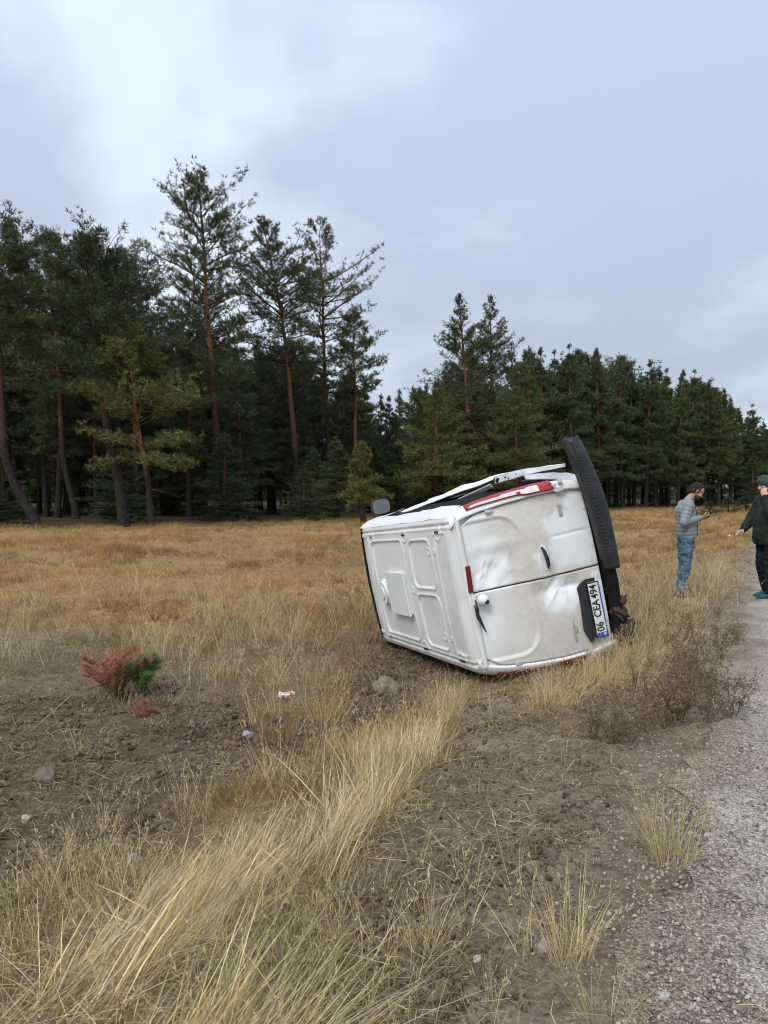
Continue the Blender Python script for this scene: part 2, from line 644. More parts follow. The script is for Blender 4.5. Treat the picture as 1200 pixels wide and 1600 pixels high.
def pine_meshes(seed, H, r0, path, crown0, W, style, n_br, blades=8, size=1.0, tint=(1, 1, 1), dead=10, dark=0.5):
    """path: list of (height fraction, x, y) the trunk runs through, metres; returns trunk, branches, crown meshes"""
    g = np.random.default_rng(seed)
    path = np.array(path, float)

    def tr(t):
        t = np.asarray(t, float)
        return np.stack([np.interp(t, path[:, 0], path[:, 1]), np.interp(t, path[:, 0], path[:, 2]), t * H], -1)

    # trunk
    tt = np.linspace(0, 1, 26)
    base = tr(tt)
    sm = base.copy(); sm[1:-1] = (base[:-2] + 2 * base[1:-1] + base[2:]) / 4
    wob = np.stack([fbm(tt * 5, tt * 0 + seed, 0, seed, 3) - 0.5, fbm(tt * 5, tt * 0 + seed + 9, 0, seed, 3) - 0.5, tt * 0], -1) * 0.5 * np.minimum(1, tt * 4)[:, None]
    wob -= wob[0]
    sm += wob * (0.5 if style != 'conic' else 0.25)
    rad = r0 * ((1 - tt) ** 0.75 * 0.93 + 0.03) * (1 + 0.45 * np.exp(-tt * H / 0.45))
    n = 12
    V, F = tubes_np(sm[None], rad[None], n)
    lump = 1 + (fbm(V[:, 0] * 7, V[:, 1] * 7, V[:, 2] * 2.2, seed + 5, 2) - 0.5) * 0.28
    ax = np.repeat(sm, n, 0)
    V = ax + (V - ax) * lump[:, None]
    V[:n, 2] -= 0.4
    tz = np.repeat(tt, n)
    orange = sstep(0.20, 0.50, tz + 0.25 * (fbm(V[:, 0] * 2, V[:, 1] * 2, V[:, 2] * 0.7, seed + 8, 3) - 0.5))[:, None]
    if dark > 0.9:
        orange = orange * 0.35
    colt = np.array([0.040, 0.034, 0.031]) * (1 - orange) + np.array([0.205, 0.090, 0.046]) * orange
    trunk = mesh_np('trunk', V, F, M_BARK, True, colt)

    def axis(t):
        return np.stack([np.interp(t, tt, sm[:, k]) for k in range(3)], -1)

    # main branches
    if style == 'conic':
        t = crown0 + (1 - crown0) * np.sort(g.random(n_br)) ** 1.35
        t = np.minimum(t, 0.99)
    else:
        nw = max(6, n_br // 5)
        wh = crown0 + (0.97 - crown0) * ((np.arange(nw) + g.random(nw) * 0.8) / nw)
        t = np.repeat(wh, int(math.ceil(n_br / nw)))[:n_br] + g.normal(0, 0.008, n_br)
        t = np.clip(t, crown0, 0.985)
    s = (t - crown0) / (1 - crown0)
    if style == 'conic':
        prof = (1 - s) ** 1.0 * (0.66 + 0.34 * np.minimum(1, s * 5)) * (1 + 0.22 * np.sin(s * 40 + seed)) + 0.02
        L = W * prof * g.uniform(0.55, 1.2, n_br)
        el = R(2) + s * R(30) + s ** 4 * R(34) + g.normal(0, R(7), n_br)
        sag = -0.10 + 0.25 * s
    elif style == 'dense':
        prof = np.sqrt(np.clip(1 - (np.abs(s - 0.36) / 0.68) ** 2.1, 0.03, 1))
        L = W * prof * g.uniform(0.62, 1.15, n_br)
        el = R(4) + s * R(48) + g.normal(0, R(10), n_br)
        sag = -0.05 + 0.22 * s
    else:
        prof = np.sqrt(np.clip(1 - (np.abs(s - 0.50) / 0.56) ** 2.0, 0.05, 1))
        L = W * prof * g.uniform(0.42, 1.15, n_br)
        el = R(2) + s * R(46) + g.normal(0, R(12), n_br)
        sag = -0.06 + 0.26 * s
    if style != 'conic':
        # the leading shoots
        q8 = np.linspace(0, 1, 12)
        t[-12:] = 0.80 + 0.185 * q8; s = (t - crown0) / (1 - crown0)
        L[-12:] = W * (0.62 - 0.44 * q8) * g.uniform(0.75, 1.2, 12); el[-12:] = R(22) + R(38) * q8 + g.normal(0, R(8), 12)
    az = np.arange(n_br) * 2.39996 + g.normal(0, 0.5, n_br)
    m = 7
    q = np.linspace(0, 1, m)
    P0 = axis(t)
    hd = np.stack([np.cos(az), np.sin(az), az * 0], -1)
    sd = np.stack([-np.sin(az), np.cos(az), az * 0], -1)
    wig = (g.random((n_br, 1)) - 0.5) * 0.5 * np.sin(q * 3.0)[None, :] + (g.random((n_br, 1)) - 0.5) * 0.3 * np.sin(q * 6.0)[None, :]
    BP = P0[:, None, :] + L[:, None, None] * (q[None, :, None] * (np.cos(el)[:, None, None] * hd[:, None, :]) + wig[..., None] * 0.5 * sd[:, None, :])
    BP[..., 2] += L[:, None] * (q[None, :] * np.sin(el)[:, None] + sag[:, None] * (q ** 2)[None, :] + 0.05 * np.sin(q * 5)[None, :] * (g.random((n_br, 1)) - 0.5) * 2)
    BR = (0.010 + 0.013 * L)[:, None] * (1.05 - 0.85 * q)[None, :] * size ** 0.5
    paths, rads = [BP], [BR]

    # side shoots
    ns = 11 if style != 'open' else 10
    st = np.concatenate([np.linspace(0.30, 1.0, ns)])
    u = np.clip(st[None, :] + g.normal(0, 0.04, (n_br, ns)), 0.2, 1.0)
    fi = u * (m - 1); i0 = np.minimum(fi.astype(int), m - 2); fr = (fi - i0)[..., None]
    bi = np.arange(n_br)[:, None]
    A = BP[bi, i0] * (1 - fr) + BP[bi, i0 + 1] * fr
    side = np.where((np.arange(ns) % 2)[None, :] == 0, 1.0, -1.0) * np.ones((n_br, 1))
    sl = L[:, None] * g.uniform(0.16, 0.36, (n_br, ns)) * (1.15 - 0.55 * u) + (0.06 if style == 'conic' else 0.28)
    fan = g.uniform(R(28), R(62), (n_br, ns)) * side
    fan[:, -1] *= 0.2
    dirs = np.cos(fan)[..., None] * hd[:, None, :] + np.sin(fan)[..., None] * sd[:, None, :]
    dirs[..., 2] += g.normal(0.22, 0.2, (n_br, ns)) + 0.5 * s[:, None]
    dirs /= np.linalg.norm(dirs, axis=2, keepdims=True)
    q4 = np.linspace(0, 1, 3)
    SPt = A[:, :, None, :] + sl[:, :, None, None] * q4[None, None, :, None] * dirs[:, :, None, :]
    SPt[..., 2] += 0.10 * sl[:, :, None] * (q4 ** 2)[None, None, :]
    SPf = SPt.reshape(-1, 3, 3)
    srad = np.tile(np.array([0.012, 0.008, 0.004]), (len(SPf), 1))
    Vb, Fb = tubes_np(BP, BR, 4)
    Vs, Fs = tubes_np(SPf, srad, 3)
    # dead lower branches
    VV, FF = [Vb, Vs], [Fb, Fs + len(Vb)]
    if dead:
        td = g.uniform(0.16, max(0.2, crown0), dead)
        ad = g.random(dead) * 6.28
        Ld = g.uniform(0.3, 0.75, dead) * min(W, 2.6)
        hd2 = np.stack([np.cos(ad), np.sin(ad), g.normal(-0.15, 0.2, dead)], -1)
        DP = axis(td)[:, None, :] + (Ld[:, None] * np.linspace(0, 1, 5)[None, :])[..., None] * hd2[:, None, :]
        DP[:, 1:, 2] += g.normal(0, 0.08, (dead, 4)).cumsum(1)
        Vd, Fd = tubes_np(DP, np.linspace(0.022, 0.005, 5)[None, :].repeat(dead, 0), 4)
        FF.append(Fd + len(Vb) + len(Vs)); VV.append(Vd)
    Vall = np.concatenate(VV); Fall = np.concatenate(FF)
    branches = mesh_np('branches', Vall, Fall, M_BARK, True, np.tile(np.array([0.105, 0.062, 0.042]), (len(Vall), 1)))

    # needle tufts along the side shoots
    nt = {'conic': 5, 'dense': 6, 'open': 6}[style]
    size = size * (1.0 if style == 'conic' else 1.12)
    topk = np.repeat((1 - 0.55 * s ** 3 if style == 'conic' else 1 + 0 * s), ns)
    w = g.uniform(0.25, 1.08, (len(SPf), nt))
    a0, a1 = SPf[:, 0], SPf[:, 2]
    Ct = a0[:, None, :] + (a1 - a0)[:, None, :] * w[..., None]
    Ct = Ct + g.normal(0, 0.085, Ct.shape) * size
    few = np.repeat(np.clip(L / (0.24 * W), 0.12, 1.0), ns)[:, None]
    keep = g.random(Ct.shape[:2]) < (0.94 if style != 'open' else 0.86) * few
    out = (a1 - a0) / (np.linalg.norm(a1 - a0, axis=1, keepdims=True) + 1e-6)
    O = np.repeat(out[:, None, :], nt, 1)[keep]
    Ct = Ct[keep]
    tk = np.repeat(topk[:, None], nt, 1)[keep][:, None, None]
    k = len(Ct)
    D = 0.75 * O[:, None, :] + g.normal(0, 0.72, (k, blades, 3)) + np.array([0, 0, 0.42])
    D /= np.linalg.norm(D, axis=2, keepdims=True)
    ln = g.uniform(0.13, 0.27, (k, blades, 1)) * size * tk
    wd = g.uniform(0.020, 0.040, (k, blades, 1)) * size
    S_ = np.cross(D, g.normal(0, 1, (k, blades, 3))); S_ /= np.linalg.norm(S_, axis=2, keepdims=True) + 1e-9
    B0 = Ct[:, None, :] + D * 0.02
    V = np.stack([B0 - S_ * wd * 0.5, B0 + S_ * wd * 0.5, B0 + D * ln + S_ * wd * 0.25, B0 + D * ln - S_ * wd * 0.25], 2).reshape(-1, 3)
    F = np.arange(len(V)).reshape(-1, 4)
    cl = vnoise(Ct[:, 0] * 0.9, Ct[:, 1] * 0.9, Ct[:, 2] * 0.9, seed + 3)
    h = g.random(k)
    c0 = np.array([0.042, 0.066, 0.032]); c1 = np.array([0.105, 0.132, 0.046])
    col = c0 + (c1 - c0) * np.clip(0.55 * cl + 0.55 * h - 0.05, 0, 1)[:, None]
    br = g.random(k) < 0.03
    col[br] = np.array([0.12, 0.085, 0.04])
    col = col * np.array(tint)
    col = np.repeat(col, blades * 4, 0)
    crown = mesh_np('crown', V, F, M_NEEDLE, False, col)
    k = H / float(np.percentile(V[:, 2], 99.9))
    for me in (trunk, branches, crown):
        me.transform(Matrix.Diagonal((1, 1, k, 1)))
    return trunk, branches, crown


def plant_pine(name, meshes, loc, rz=0.0, sc=(1, 1, 1)):
    e_ = empty(name, loc, rz)
    e_.scale = sc
    for nm, me in zip(('trunk', 'branches', 'crown'), meshes):
        q = link(nm, me, e_)
        if nm != 'trunk':
            q['kind'] = 'stuff'
    return e_


def hero_pine(seed, pts, W_px, crown_y, style, n_br, r0, label, name='pine_tree', depth=None, group='tall pines along the field edge', **kw):
    """pts: photo pixels the trunk runs through, foot first, top last"""
    if depth is None:
        b = G(*pts[0]); D = b[1]
    else:
        b = at_depth(pts[0][0], depth); D = depth
    zpix = lambda py: CAM_H + float((ray(600, py) / ray(600, py)[1])[2]) * D
    H = zpix(pts[-1][1]) - b[2]
    path = []
    for (x, y) in pts:
        path.append((min(1, max(0, (zpix(y) - b[2]) / H)), (x - 600) / FPX * D - b[0], 0.0))
    c0 = (zpix(crown_y) - b[2]) / H
    W = W_px / FPX * D / 2
    ms = pine_meshes(seed, H, r0, path, c0, W, style, n_br, **kw)
    e_ = plant_pine(name, ms, tuple(b))
    tag(e_, label, 'tree', group)
    return e_


hero_pine(1, [(62, 824), (40, 787), (18, 742), (8, 690), (3, 560), (-2, 450), (4, 335)], 190, 520, 'open', 60, 0.27, 'crooked pine at the left edge, its dark trunk bent over at the foot', dark=1.0)
hero_pine(2, [(194, 823), (187, 760), (176, 705), (160, 600), (148, 480), (146, 356)], 215, 600, 'dense', 95, 0.32, 'broad dense pine with a thick grey trunk leaning left near the foot', dark=1.0)
hero_pine(3, [(237, 824), (229, 740), (214, 640), (206, 560), (203, 510)], 175, 718, 'dense', 44, 0.20, 'shorter light green pine in front of the dense left pines', tint=(1.75, 1.45, 1.15))
hero_pine(4, [(352, 812), (343, 700), (333, 560), (325, 430), (314, 267)], 185, 640, 'open', 95, 0.30, 'tallest pine, orange trunk and open layered crown, standing above all others')
hero_pine(5, [(322, 806), (321, 690), (318, 560), (300, 430)], 150, 600, 'dense', 50, 0.18, 'slim red-trunked pine just behind the foot of the tallest pine')
hero_pine(6, [(470, 806), (460, 690), (449, 560), (440, 470), (414, 341)], 165, 575, 'dense', 72, 0.27, 'pine with a slightly leaning red trunk, right beside the tallest one')
hero_pine(7, [(512, 804), (511, 650), (506, 500), (500, 343)], 170, 640, 'open', 74, 0.25, 'slender open pine with bare branches, nearest the gap in the trees')
hero_pine(8, [(556, 800), (556, 640), (553, 480)], 105, 640, 'open', 42, 0.18, 'thin pine with faint orange trunk right of the slender open pine', depth=62)
hero_pine(9, [(567, 808), (566, 690)], 96, 790, 'conic', 46, 0.12, 'young olive-green pine at the field edge left of the van mirror', tint=(1.7, 1.3, 0.9), depth=50, dead=0, name='young_pine')
hero_pine(10, [(120, 806), (100, 720), (95, 600), (78, 362)], 180, 620, 'dense', 74, 0.24, 'dark pine whose slanting trunk shows between the crooked pine and grey trunk', depth=53)
hero_pine(12, [(216, 812), (214, 640), (205, 500), (190, 388)], 160, 560, 'dense', 66, 0.21, 'reddish-trunked pine just right of the thick grey leaning trunk', depth=52)
hero_pine(13, [(733, 800), (730, 640), (716, 460)], 235, 745, 'conic', 150, 0.26, 'left of the two tallest pines directly behind the van', depth=66, group='pines behind the van')
hero_pine(14, [(770, 800), (768, 640), (764, 462)], 225, 745, 'conic', 145, 0.26, 'right of the two tallest pines directly behind the van', depth=68, group='pines behind the van')
hero_pine(15, [(680, 802), (681, 700), (682, 596)], 150, 770, 'conic', 78, 0.20, 'bushy mid-height pine with a thin red trunk behind the open van side', depth=60, tint=(1.25, 1.15, 0.95), group='pines behind the van')
hero_pine(16, [(808, 802), (806, 700), (803, 604)], 160, 770, 'conic', 82, 0.20, 'bushy mid-height pine left of the upright black bumper', depth=62, tint=(1.15, 1.1, 0.95), group='pines behind the van')

# the wood behind: a few kinds of tree, each planted many times
VAR = []
for k, (st, H, W, c0, nb) in enumerate([('conic', 18, 3.2, 0.20, 105), ('conic', 18, 2.7, 0.26, 95), ('conic', 18, 3.6, 0.16, 105), ('dense', 18, 3.3, 0.36, 80), ('dense', 18, 2.9, 0.42, 74), ('conic', 18, 3.0, 0.30, 90)]):
    bend = [(0, 0, 0), (0.4, random.uniform(-0.3, 0.3), random.uniform(-0.3, 0.3)), (1, random.uniform(-0.5, 0.5), random.uniform(-0.5, 0.5))]
    VAR.append(pine_meshes(100 + k, H, 0.26, bend, c0, W, st, nb, blades=7, size=1.2, dead=26))

BUSHY = pine_meshes(150, 18, 0.26, [(0, 0, 0), (1, 0.2, 0)], 0.02, 4.6, 'conic', 90, blades=6, size=1.5, dead=0)

SKY_X = [-400, -60, 0, 40, 90, 150, 190, 230, 300, 380, 440, 500, 560, 590, 612, 632, 650, 690, 725, 765, 795, 830, 870, 930, 1000, 1060, 1120, 1165, 1200, 1300, 1700]
SKY_Y = [360, 350, 345, 380, 370, 372, 400, 440, 440, 430, 460, 470, 500, 545, 575, 600, 560, 520, 490, 490, 520, 548, 540, 540, 558, 570, 596, 630, 648, 690, 715]


def wood_tree(px, depth, top, label, group, var=None, wide=1.0, ms=None):
    b = at_depth(px, depth)
    r_ = ray(600, top)
    H = CAM_H + float(r_[2] / r_[1]) * depth - b[2]
    v = random.randrange(len(VAR)) if var is None else var
    k = H / 18.0
    kw = max(0.72, min(1.25, k ** 0.7)) * random.uniform(0.88, 1.12) * wide
    e_ = plant_pine('pine_tree' if ms is None else 'young_pine', ms or VAR[v], tuple(b), random.random() * 6.28, (kw, kw, k))
    tag(e_, label, 'tree', group)


# right: the even front row of the wood
ORD = ['first', 'second', 'third', 'fourth', 'fifth', 'sixth', 'seventh', 'eighth', 'ninth', 'tenth', 'eleventh', 'twelfth', 'thirteenth', 'fourteenth', 'fifteenth', 'sixteenth', 'seventeenth', 'eighteenth', 'nineteenth', 'twentieth', 'twenty-first', 'twenty-second']
for i_, px in enumerate([826, 850, 872, 893, 912, 931, 950, 968, 986, 1004, 1022, 1040, 1060, 1080, 1100, 1122, 1142, 1160, 1178, 1196, 1222, 1255]):
    top = np.interp(px, SKY_X, SKY_Y) + random.uniform(-8, 26)
    wood_tree(px + random.uniform(-5, 5), float(treeline((px - 600) / FPX * 92)) + random.uniform(0, 7), top, ORD[i_] + ' pointed pine from the left in the front row right of the van', 'front row of pines right of the van', random.choice([0, 1, 2, 5]))
for row, (dd, n_) in enumerate([(10, 30), (20, 26)]):
    for i in range(n_):
        px = 800 + 560 * (i + random.random()) / n_
        base_d = float(treeline((px - 600) / FPX * 95))
        top = np.interp(px, SKY_X, SKY_Y) + random.uniform(-2, 44) + row * 6
        wood_tree(px, base_d + dd + random.uniform(-3, 4), top, 'dark pine deep in the wood right of the van', 'pines deep in the wood right of the van')
# middle and left: rows behind the tall pines
for row, (dd, n_) in enumerate([(15, 22), (23, 26), (31, 26), (44, 26)]):
    for i in range(n_):
        px = -120 + 920 * (i + random.random()) / n_
        x0 = (px - 600) / FPX * 55
        base_d = float(treeline(x0))
        top = np.interp(px, SKY_X, SKY_Y) + random.uniform(55, 190)
        if 600 < px < 660:
            top = 600 + random.uniform(0, 50)
        wood_tree(px, base_d + dd + random.uniform(-3, 4), top, 'dark background pine behind the tall left and middle pines', 'background pines behind the tall ones', None)
# understorey
for i in range(54):
    px = random.uniform(-80, 1230)
    x0 = (px - 600) / FPX * 60
    d0 = float(treeline(x0)) + random.uniform(3, 26)
    top = 790 - random.uniform(40, 120)
    wood_tree(px, d0, top, 'small young pine in the shade under the wood', 'young pines under the wood', None, 0.75, BUSHY)


# ------------------------------------------------------------------ scattering: one object of stuff from points
def scatter(name, P, rot, scl, idx, sources, label, cat):
    """P (n,3) points, rot (n,3) euler, scl (n,), idx (n,) into the source meshes"""
    col = bpy.data.collections.new(name + '_sources')
    for i, me in enumerate(sources):
        col.objects.link(bpy.data.objects.new('%s_source_%02d' % (name, i), me))
    me = bpy.data.meshes.new(name)
    n = len(P)
    me.vertices.add(n)
    me.vertices.foreach_set('co', np.asarray(P, np.float32).ravel())
    for nm, ty, key, v in (('rot', 'FLOAT_VECTOR', 'vector', rot), ('scl', 'FLOAT', 'value', scl), ('idx', 'INT', 'value', idx)):
        a = me.attributes.new(nm, ty, 'POINT')
        a.data.foreach_set(key, np.asarray(v, np.int32 if ty == 'INT' else np.float32).ravel())
    me.update()
    ng = bpy.data.node_groups.new(name, 'GeometryNodeTree')
    ng.interface.new_socket('Geometry', in_out='INPUT', socket_type='NodeSocketGeometry')
    ng.interface.new_socket('Geometry', in_out='OUTPUT', socket_type='NodeSocketGeometry')
    nd = ng.nodes; lk = ng.links
    gi, go = nd.new('NodeGroupInput'), nd.new('NodeGroupOutput')
    ip = nd.new('GeometryNodeInstanceOnPoints')
    ci = nd.new('GeometryNodeCollectionInfo')
    ci.inputs['Collection'].default_value = col
    ci.inputs['Separate Children'].default_value = True
    ci.inputs['Reset Children'].default_value = True

    def na(nm, ty):
        a = nd.new('GeometryNodeInputNamedAttribute'); a.data_type = ty
        a.inputs['Name'].default_value = nm
        return a.outputs['Attribute']
    er = nd.new('FunctionNodeEulerToRotation')
    lk.new(na('rot', 'FLOAT_VECTOR'), er.inputs[0])
    lk.new(gi.outputs[0], ip.inputs['Points'])
    lk.new(ci.outputs[0], ip.inputs['Instance'])
    ip.inputs['Pick Instance'].default_value = True
    lk.new(na('idx', 'INT'), ip.inputs['Instance Index'])
    lk.new(er.outputs[0], ip.inputs['Rotation'])
    lk.new(na('scl', 'FLOAT'), ip.inputs['Scale'])
    lk.new(ip.outputs[0], go.inputs[0])
    o = link(name, me)
    o.modifiers.new('scatter', 'NODES').node_group = ng
    tag(o, label, cat, None, 'stuff')
    return o


def blades_mesh(name, seed, n, h, spread, lean, width, cols, mat, bend=0.5, comb=0.0, seg=3, heads=0.0):
    """a tuft of grass blades; comb leans all blades towards +X"""
    g = np.random.default_rng(seed)
    a = g.random(n) * 6.283
    rr = spread * np.sqrt(g.random(n))
    B = np.stack([rr * np.cos(a), rr * np.sin(a), np.full(n, -0.02)], -1)
    hh = h * g.uniform(0.45, 1.1, n)
    az = a + g.normal(0, 0.9, n)
    ln = np.abs(g.normal(lean, lean * 0.45, n))
    d0 = np.stack([np.cos(az) * ln, np.sin(az) * ln, np.ones(n)], -1)
    if comb:
        d0[:, 0] += comb * g.uniform(0.6, 1.3, n)
        d0[:, 1] += g.normal(0, 0.22, n)
    d0 /= np.linalg.norm(d0, axis=1, keepdims=True)
    bz = np.stack([np.cos(az), np.sin(az), -0.5 * np.ones(n)], -1) * bend * g.uniform(0.2, 1.3, n)[:, None]
    if comb:
        bz[:, 0] += 0.6 * bend; bz[:, 2] -= 0.25 * bend
    q = np.linspace(0, 1, seg + 1)
    P = B[:, None, :] + hh[:, None, None] * (q[None, :, None] * d0[:, None, :] + (q ** 2)[None, :, None] * 0.5 * bz[:, None, :])
    sv = np.cross(d0, g.normal(0, 1, (n, 3))); sv /= np.linalg.norm(sv, axis=1, keepdims=True)
    w = width * g.uniform(0.6, 1.3, n)
    tap = 1 - 0.8 * q ** 1.5
    Lf = P - sv[:, None, :] * (w[:, None] * tap[None, :])[..., None] * 0.5
    Rt = P + sv[:, None, :] * (w[:, None] * tap[None, :])[..., None] * 0.5
    V = np.stack([Lf, Rt], 2).reshape(-1, 3)
    i, j = np.meshgrid(np.arange(n), np.arange(seg), indexing='ij')
    b = (i * (seg + 1) + j) * 2
    F = np.stack([b, b + 1, b + 3, b + 2], -1).reshape(-1, 4)
    cols = np.array(cols)
    c = cols[g.integers(0, len(cols), n)] * g.uniform(0.75, 1.2, (n, 1))
    c = np.repeat(c, (seg + 1) * 2, 0)
    if heads:
        # seed heads: small rough cones near the tip
        k = np.where(g.random(n) < heads)[0]
        tip, dr = P[k, -1], P[k, -1] - P[k, -2]
        dr /= np.linalg.norm(dr, axis=1, keepdims=True)
        m = 5
        T = tip[:, None, :] - dr[:, None, :] * (g.random((len(k), m, 1)) * 0.22 * h)
        D = dr[:, None, :] * 0.9 + g.normal(0, 0.55, (len(k), m, 3)); D /= np.linalg.norm(D, axis=2, keepdims=True)
        Sx = np.cross(D, g.normal(0, 1, (len(k), m, 3))); Sx /= np.linalg.norm(Sx, axis=2, keepdims=True)
        hl, hw = 0.045 * h, 0.0065 * h
        V2 = np.stack([T - Sx * hw, T + Sx * hw, T + D * hl + Sx * hw * 0.3, T + D * hl - Sx * hw * 0.3], 2).reshape(-1, 3)
        F2 = np.arange(len(V2)).reshape(-1, 4) + len(V)
        V = np.concatenate([V, V2]); F = np.concatenate([F, F2])
        c = np.concatenate([c, np.tile(cols.mean(0) * 0.9, (len(V2), 1))])
    return mesh_np(name, V, F, mat, False, c)


def grass_mat(name, tint_a, tint_b, scale=0.35, vary=True):
    t = NT(name, 0.7, 0.2)
    c = t.attr('Col').outputs['Color']
    f = t.noise(t.pos(), scale, 3)
    r = t.n('ShaderNodeObjectInfo').outputs['Random']
    c = t.mix(1.0, c, t.ramp(f, [(0.36, tint_a), (0.64, tint_b)]), 'MULTIPLY')
    if vary:
        c = t.mix(1.0, c, t.ramp(r, [(0.0, (0.78, 0.76, 0.74)), (1.0, (1.2, 1.18, 1.15))]), 'MULTIPLY')
    t.col(c)
    b = t.b
    tr = t.n('ShaderNodeBsdfTranslucent'); t.l(c, tr.inputs[0])
    mx = t.n('ShaderNodeMixShader'); mx.inputs[0].default_value = 0.42
    out = [n for n in t.t.nodes if n.type == 'OUTPUT_MATERIAL'][0]
    t.l(b.outputs[0], mx.inputs[1]); t.l(tr.outputs[0], mx.inputs[2]); t.l(mx.outputs[0], out.inputs[0])
    return t.m


M_STRAW = grass_mat('dry_straw', (0.9, 0.88, 0.85), (1.1, 1.1, 1.08), 1.2)
M_PALE = grass_mat('pale_straw', (0.98, 0.97, 0.95), (1.14, 1.14, 1.13), 1.2, False)
M_FIELD = grass_mat('dry_field_grass', (0.84, 0.66, 0.54), (1.18, 1.15, 1.06), 0.34)
M_GREEN = grass_mat('green_grass', (0.9, 0.9, 0.9), (1.1, 1.1, 1.0), 1.0)
M_WEED = grass_mat('dead_weeds', (0.85, 0.85, 0.85), (1.15, 1.1, 1.05), 0.8)

STRAW = [(0.74, 0.58, 0.30), (0.82, 0.69, 0.41), (0.66, 0.50, 0.23), (0.78, 0.67, 0.45), (0.64, 0.53, 0.26)]
GOLD = [(0.48, 0.31, 0.10), (0.54, 0.38, 0.14), (0.40, 0.24, 0.08), (0.57, 0.44, 0.20), (0.34, 0.21, 0.09), (0.50, 0.40, 0.22)]
DULL = [(0.30, 0.24, 0.15), (0.22, 0.17, 0.11), (0.38, 0.31, 0.19), (0.26, 0.22, 0.11), (0.16, 0.12, 0.085)]
GREEN = [(0.20, 0.27, 0.07), (0.28, 0.34, 0.11), (0.38, 0.40, 0.17), (0.15, 0.22, 0.06)]
RUST = [(0.27, 0.14, 0.07), (0.34, 0.20, 0.10), (0.22, 0.12, 0.06)]


def pts_in(x0, x1, y0, y1, n, g):
    return g.uniform(x0, x1, n), g.uniform(y0, y1, n)


def van_keep(x, y):
    """False under the van's bodywork"""
    q = np.stack([x - 2.54, y - 7.5], -1)
    # footprint of the overturned van, roughly
    P = np.array([(0.98, 7.2), (2.2, 7.45), (1.1, 12.2), (0.0, 12.0), (-0.02, 10.1)])
    return ~inside(P, x, y)


MAN = G(1063, 933)


def feet_keep(x, y):
    return np.hypot((x - MAN[0]) / 0.28, (y - MAN[1] + 0.45) / 0.65) > 1


def rise(x, y):
    return np.stack([x, y, ground_z(x, y)], -1)


g_ = np.random.default_rng(5)
# -- field grass, dry and golden
src = [blades_mesh('field_tuft', 200 + i, 20, 0.30, 0.10, 0.30, 0.0062, GOLD, M_FIELD, 0.6, heads=0.45) for i in range(6)]
src += [blades_mesh('field_tuft', 220 + i, 26, 0.20, 0.12, 0.5, 0.006, GOLD + STRAW, M_FIELD, 0.8, heads=0.2) for i in range(4)]
src += [blades_mesh('field_tuft', 230 + i, 16, 0.26, 0.08, 0.28, 0.0055, DULL + RUST, M_FIELD, 0.6, heads=0.5) for i in range(3)]
src += [blades_mesh('field_tuft', 240 + i, 18, 0.24, 0.10, 0.4, 0.0055, [(0.26, 0.25, 0.10), (0.34, 0.30, 0.13), (0.20, 0.20, 0.08)], M_FIELD, 0.6, heads=0.3) for i in range(2)]
X, Y, SC = [], [], []
for (r0, r1, dens, sc) in ((4.5, 9, 62, 0.85), (9, 14, 56, 0.95), (14, 22, 34, 1.08), (22, 34, 20, 1.3), (34, 70, 9, 1.6), (70, 100, 4, 1.9)):
    n = int((r1 * r1 - r0 * r0) * 0.62 * dens)
    r = np.sqrt(g_.uniform(r0 * r0, r1 * r1, n)); a = g_.uniform(-0.62, 0.62, n)
    x, y = r * np.sin(a), r * np.cos(a)
    X.append(x); Y.append(y); SC.append(np.full(n, sc))
X, Y, SC = map(np.concatenate, (X, Y, SC))
d = road_d(X, Y)
nz = fbm(X / 1.3, Y / 1.3, 0, 81, 3)
nb = fbm(X / 5, Y / 5, 0, 83, 2)
p = 0.22 + 0.95 * sstep(0.36, 0.60, nz * 0.6 + nb * 0.4)
p = p * np.where(inside(Z_GREYFIELD, X, Y), 0.5, 1) * (1 - 0.96 * sstep(-0.2, 0.15, poly_dist(Z_SOIL_L, X, Y))) * np.where(inside(Z_STRAW, X, Y), 0.25, 1) * np.where(inside(Z_TRACK, X, Y), 0.03, 1)
p = p * np.where(inside(Z_CLEAR, X, Y), 0.12, 1)
far_ = sstep(8.5, 11, Y)
p = p * (sstep(-0.35, -1.0, d + (nz - 0.5) * 0.9) * (1 - far_) + sstep(0.25, -0.15, d + (nz - 0.5) * 0.6) * far_)
p = p * sstep(treeline(X) + 5, treeline(X) - 4, Y)
k = (g_.random(len(X)) < p) & van_keep(X, Y) & feet_keep(X, Y)
X, Y, SC, nz = X[k], Y[k], SC[k], nz[k]
n = len(X)
idx = np.where(g_.random(n) < sstep(0.64, 0.42, fbm(X / 3.1, Y / 3.1, 0, 87, 3)) * 0.75, 10 + g_.integers(0, 3, n), g_.integers(0, 10, n))
idx = np.where(g_.random(n) < 0.6 * sstep(0.56, 0.68, fbm(X / 2.2, Y / 2.2, 0, 89, 3)), 13 + g_.integers(0, 2, n), idx)
scatter('field_grass', rise(X, Y), np.stack([g_.normal(0, 0.12, n), g_.normal(0, 0.12, n), g_.random(n) * 6.28], -1), SC * g_.uniform(0.5, 1.15, n) * (0.45 + 0.62 * nz), idx, src, 'dry golden grass covering the field up to the pines', 'grass')

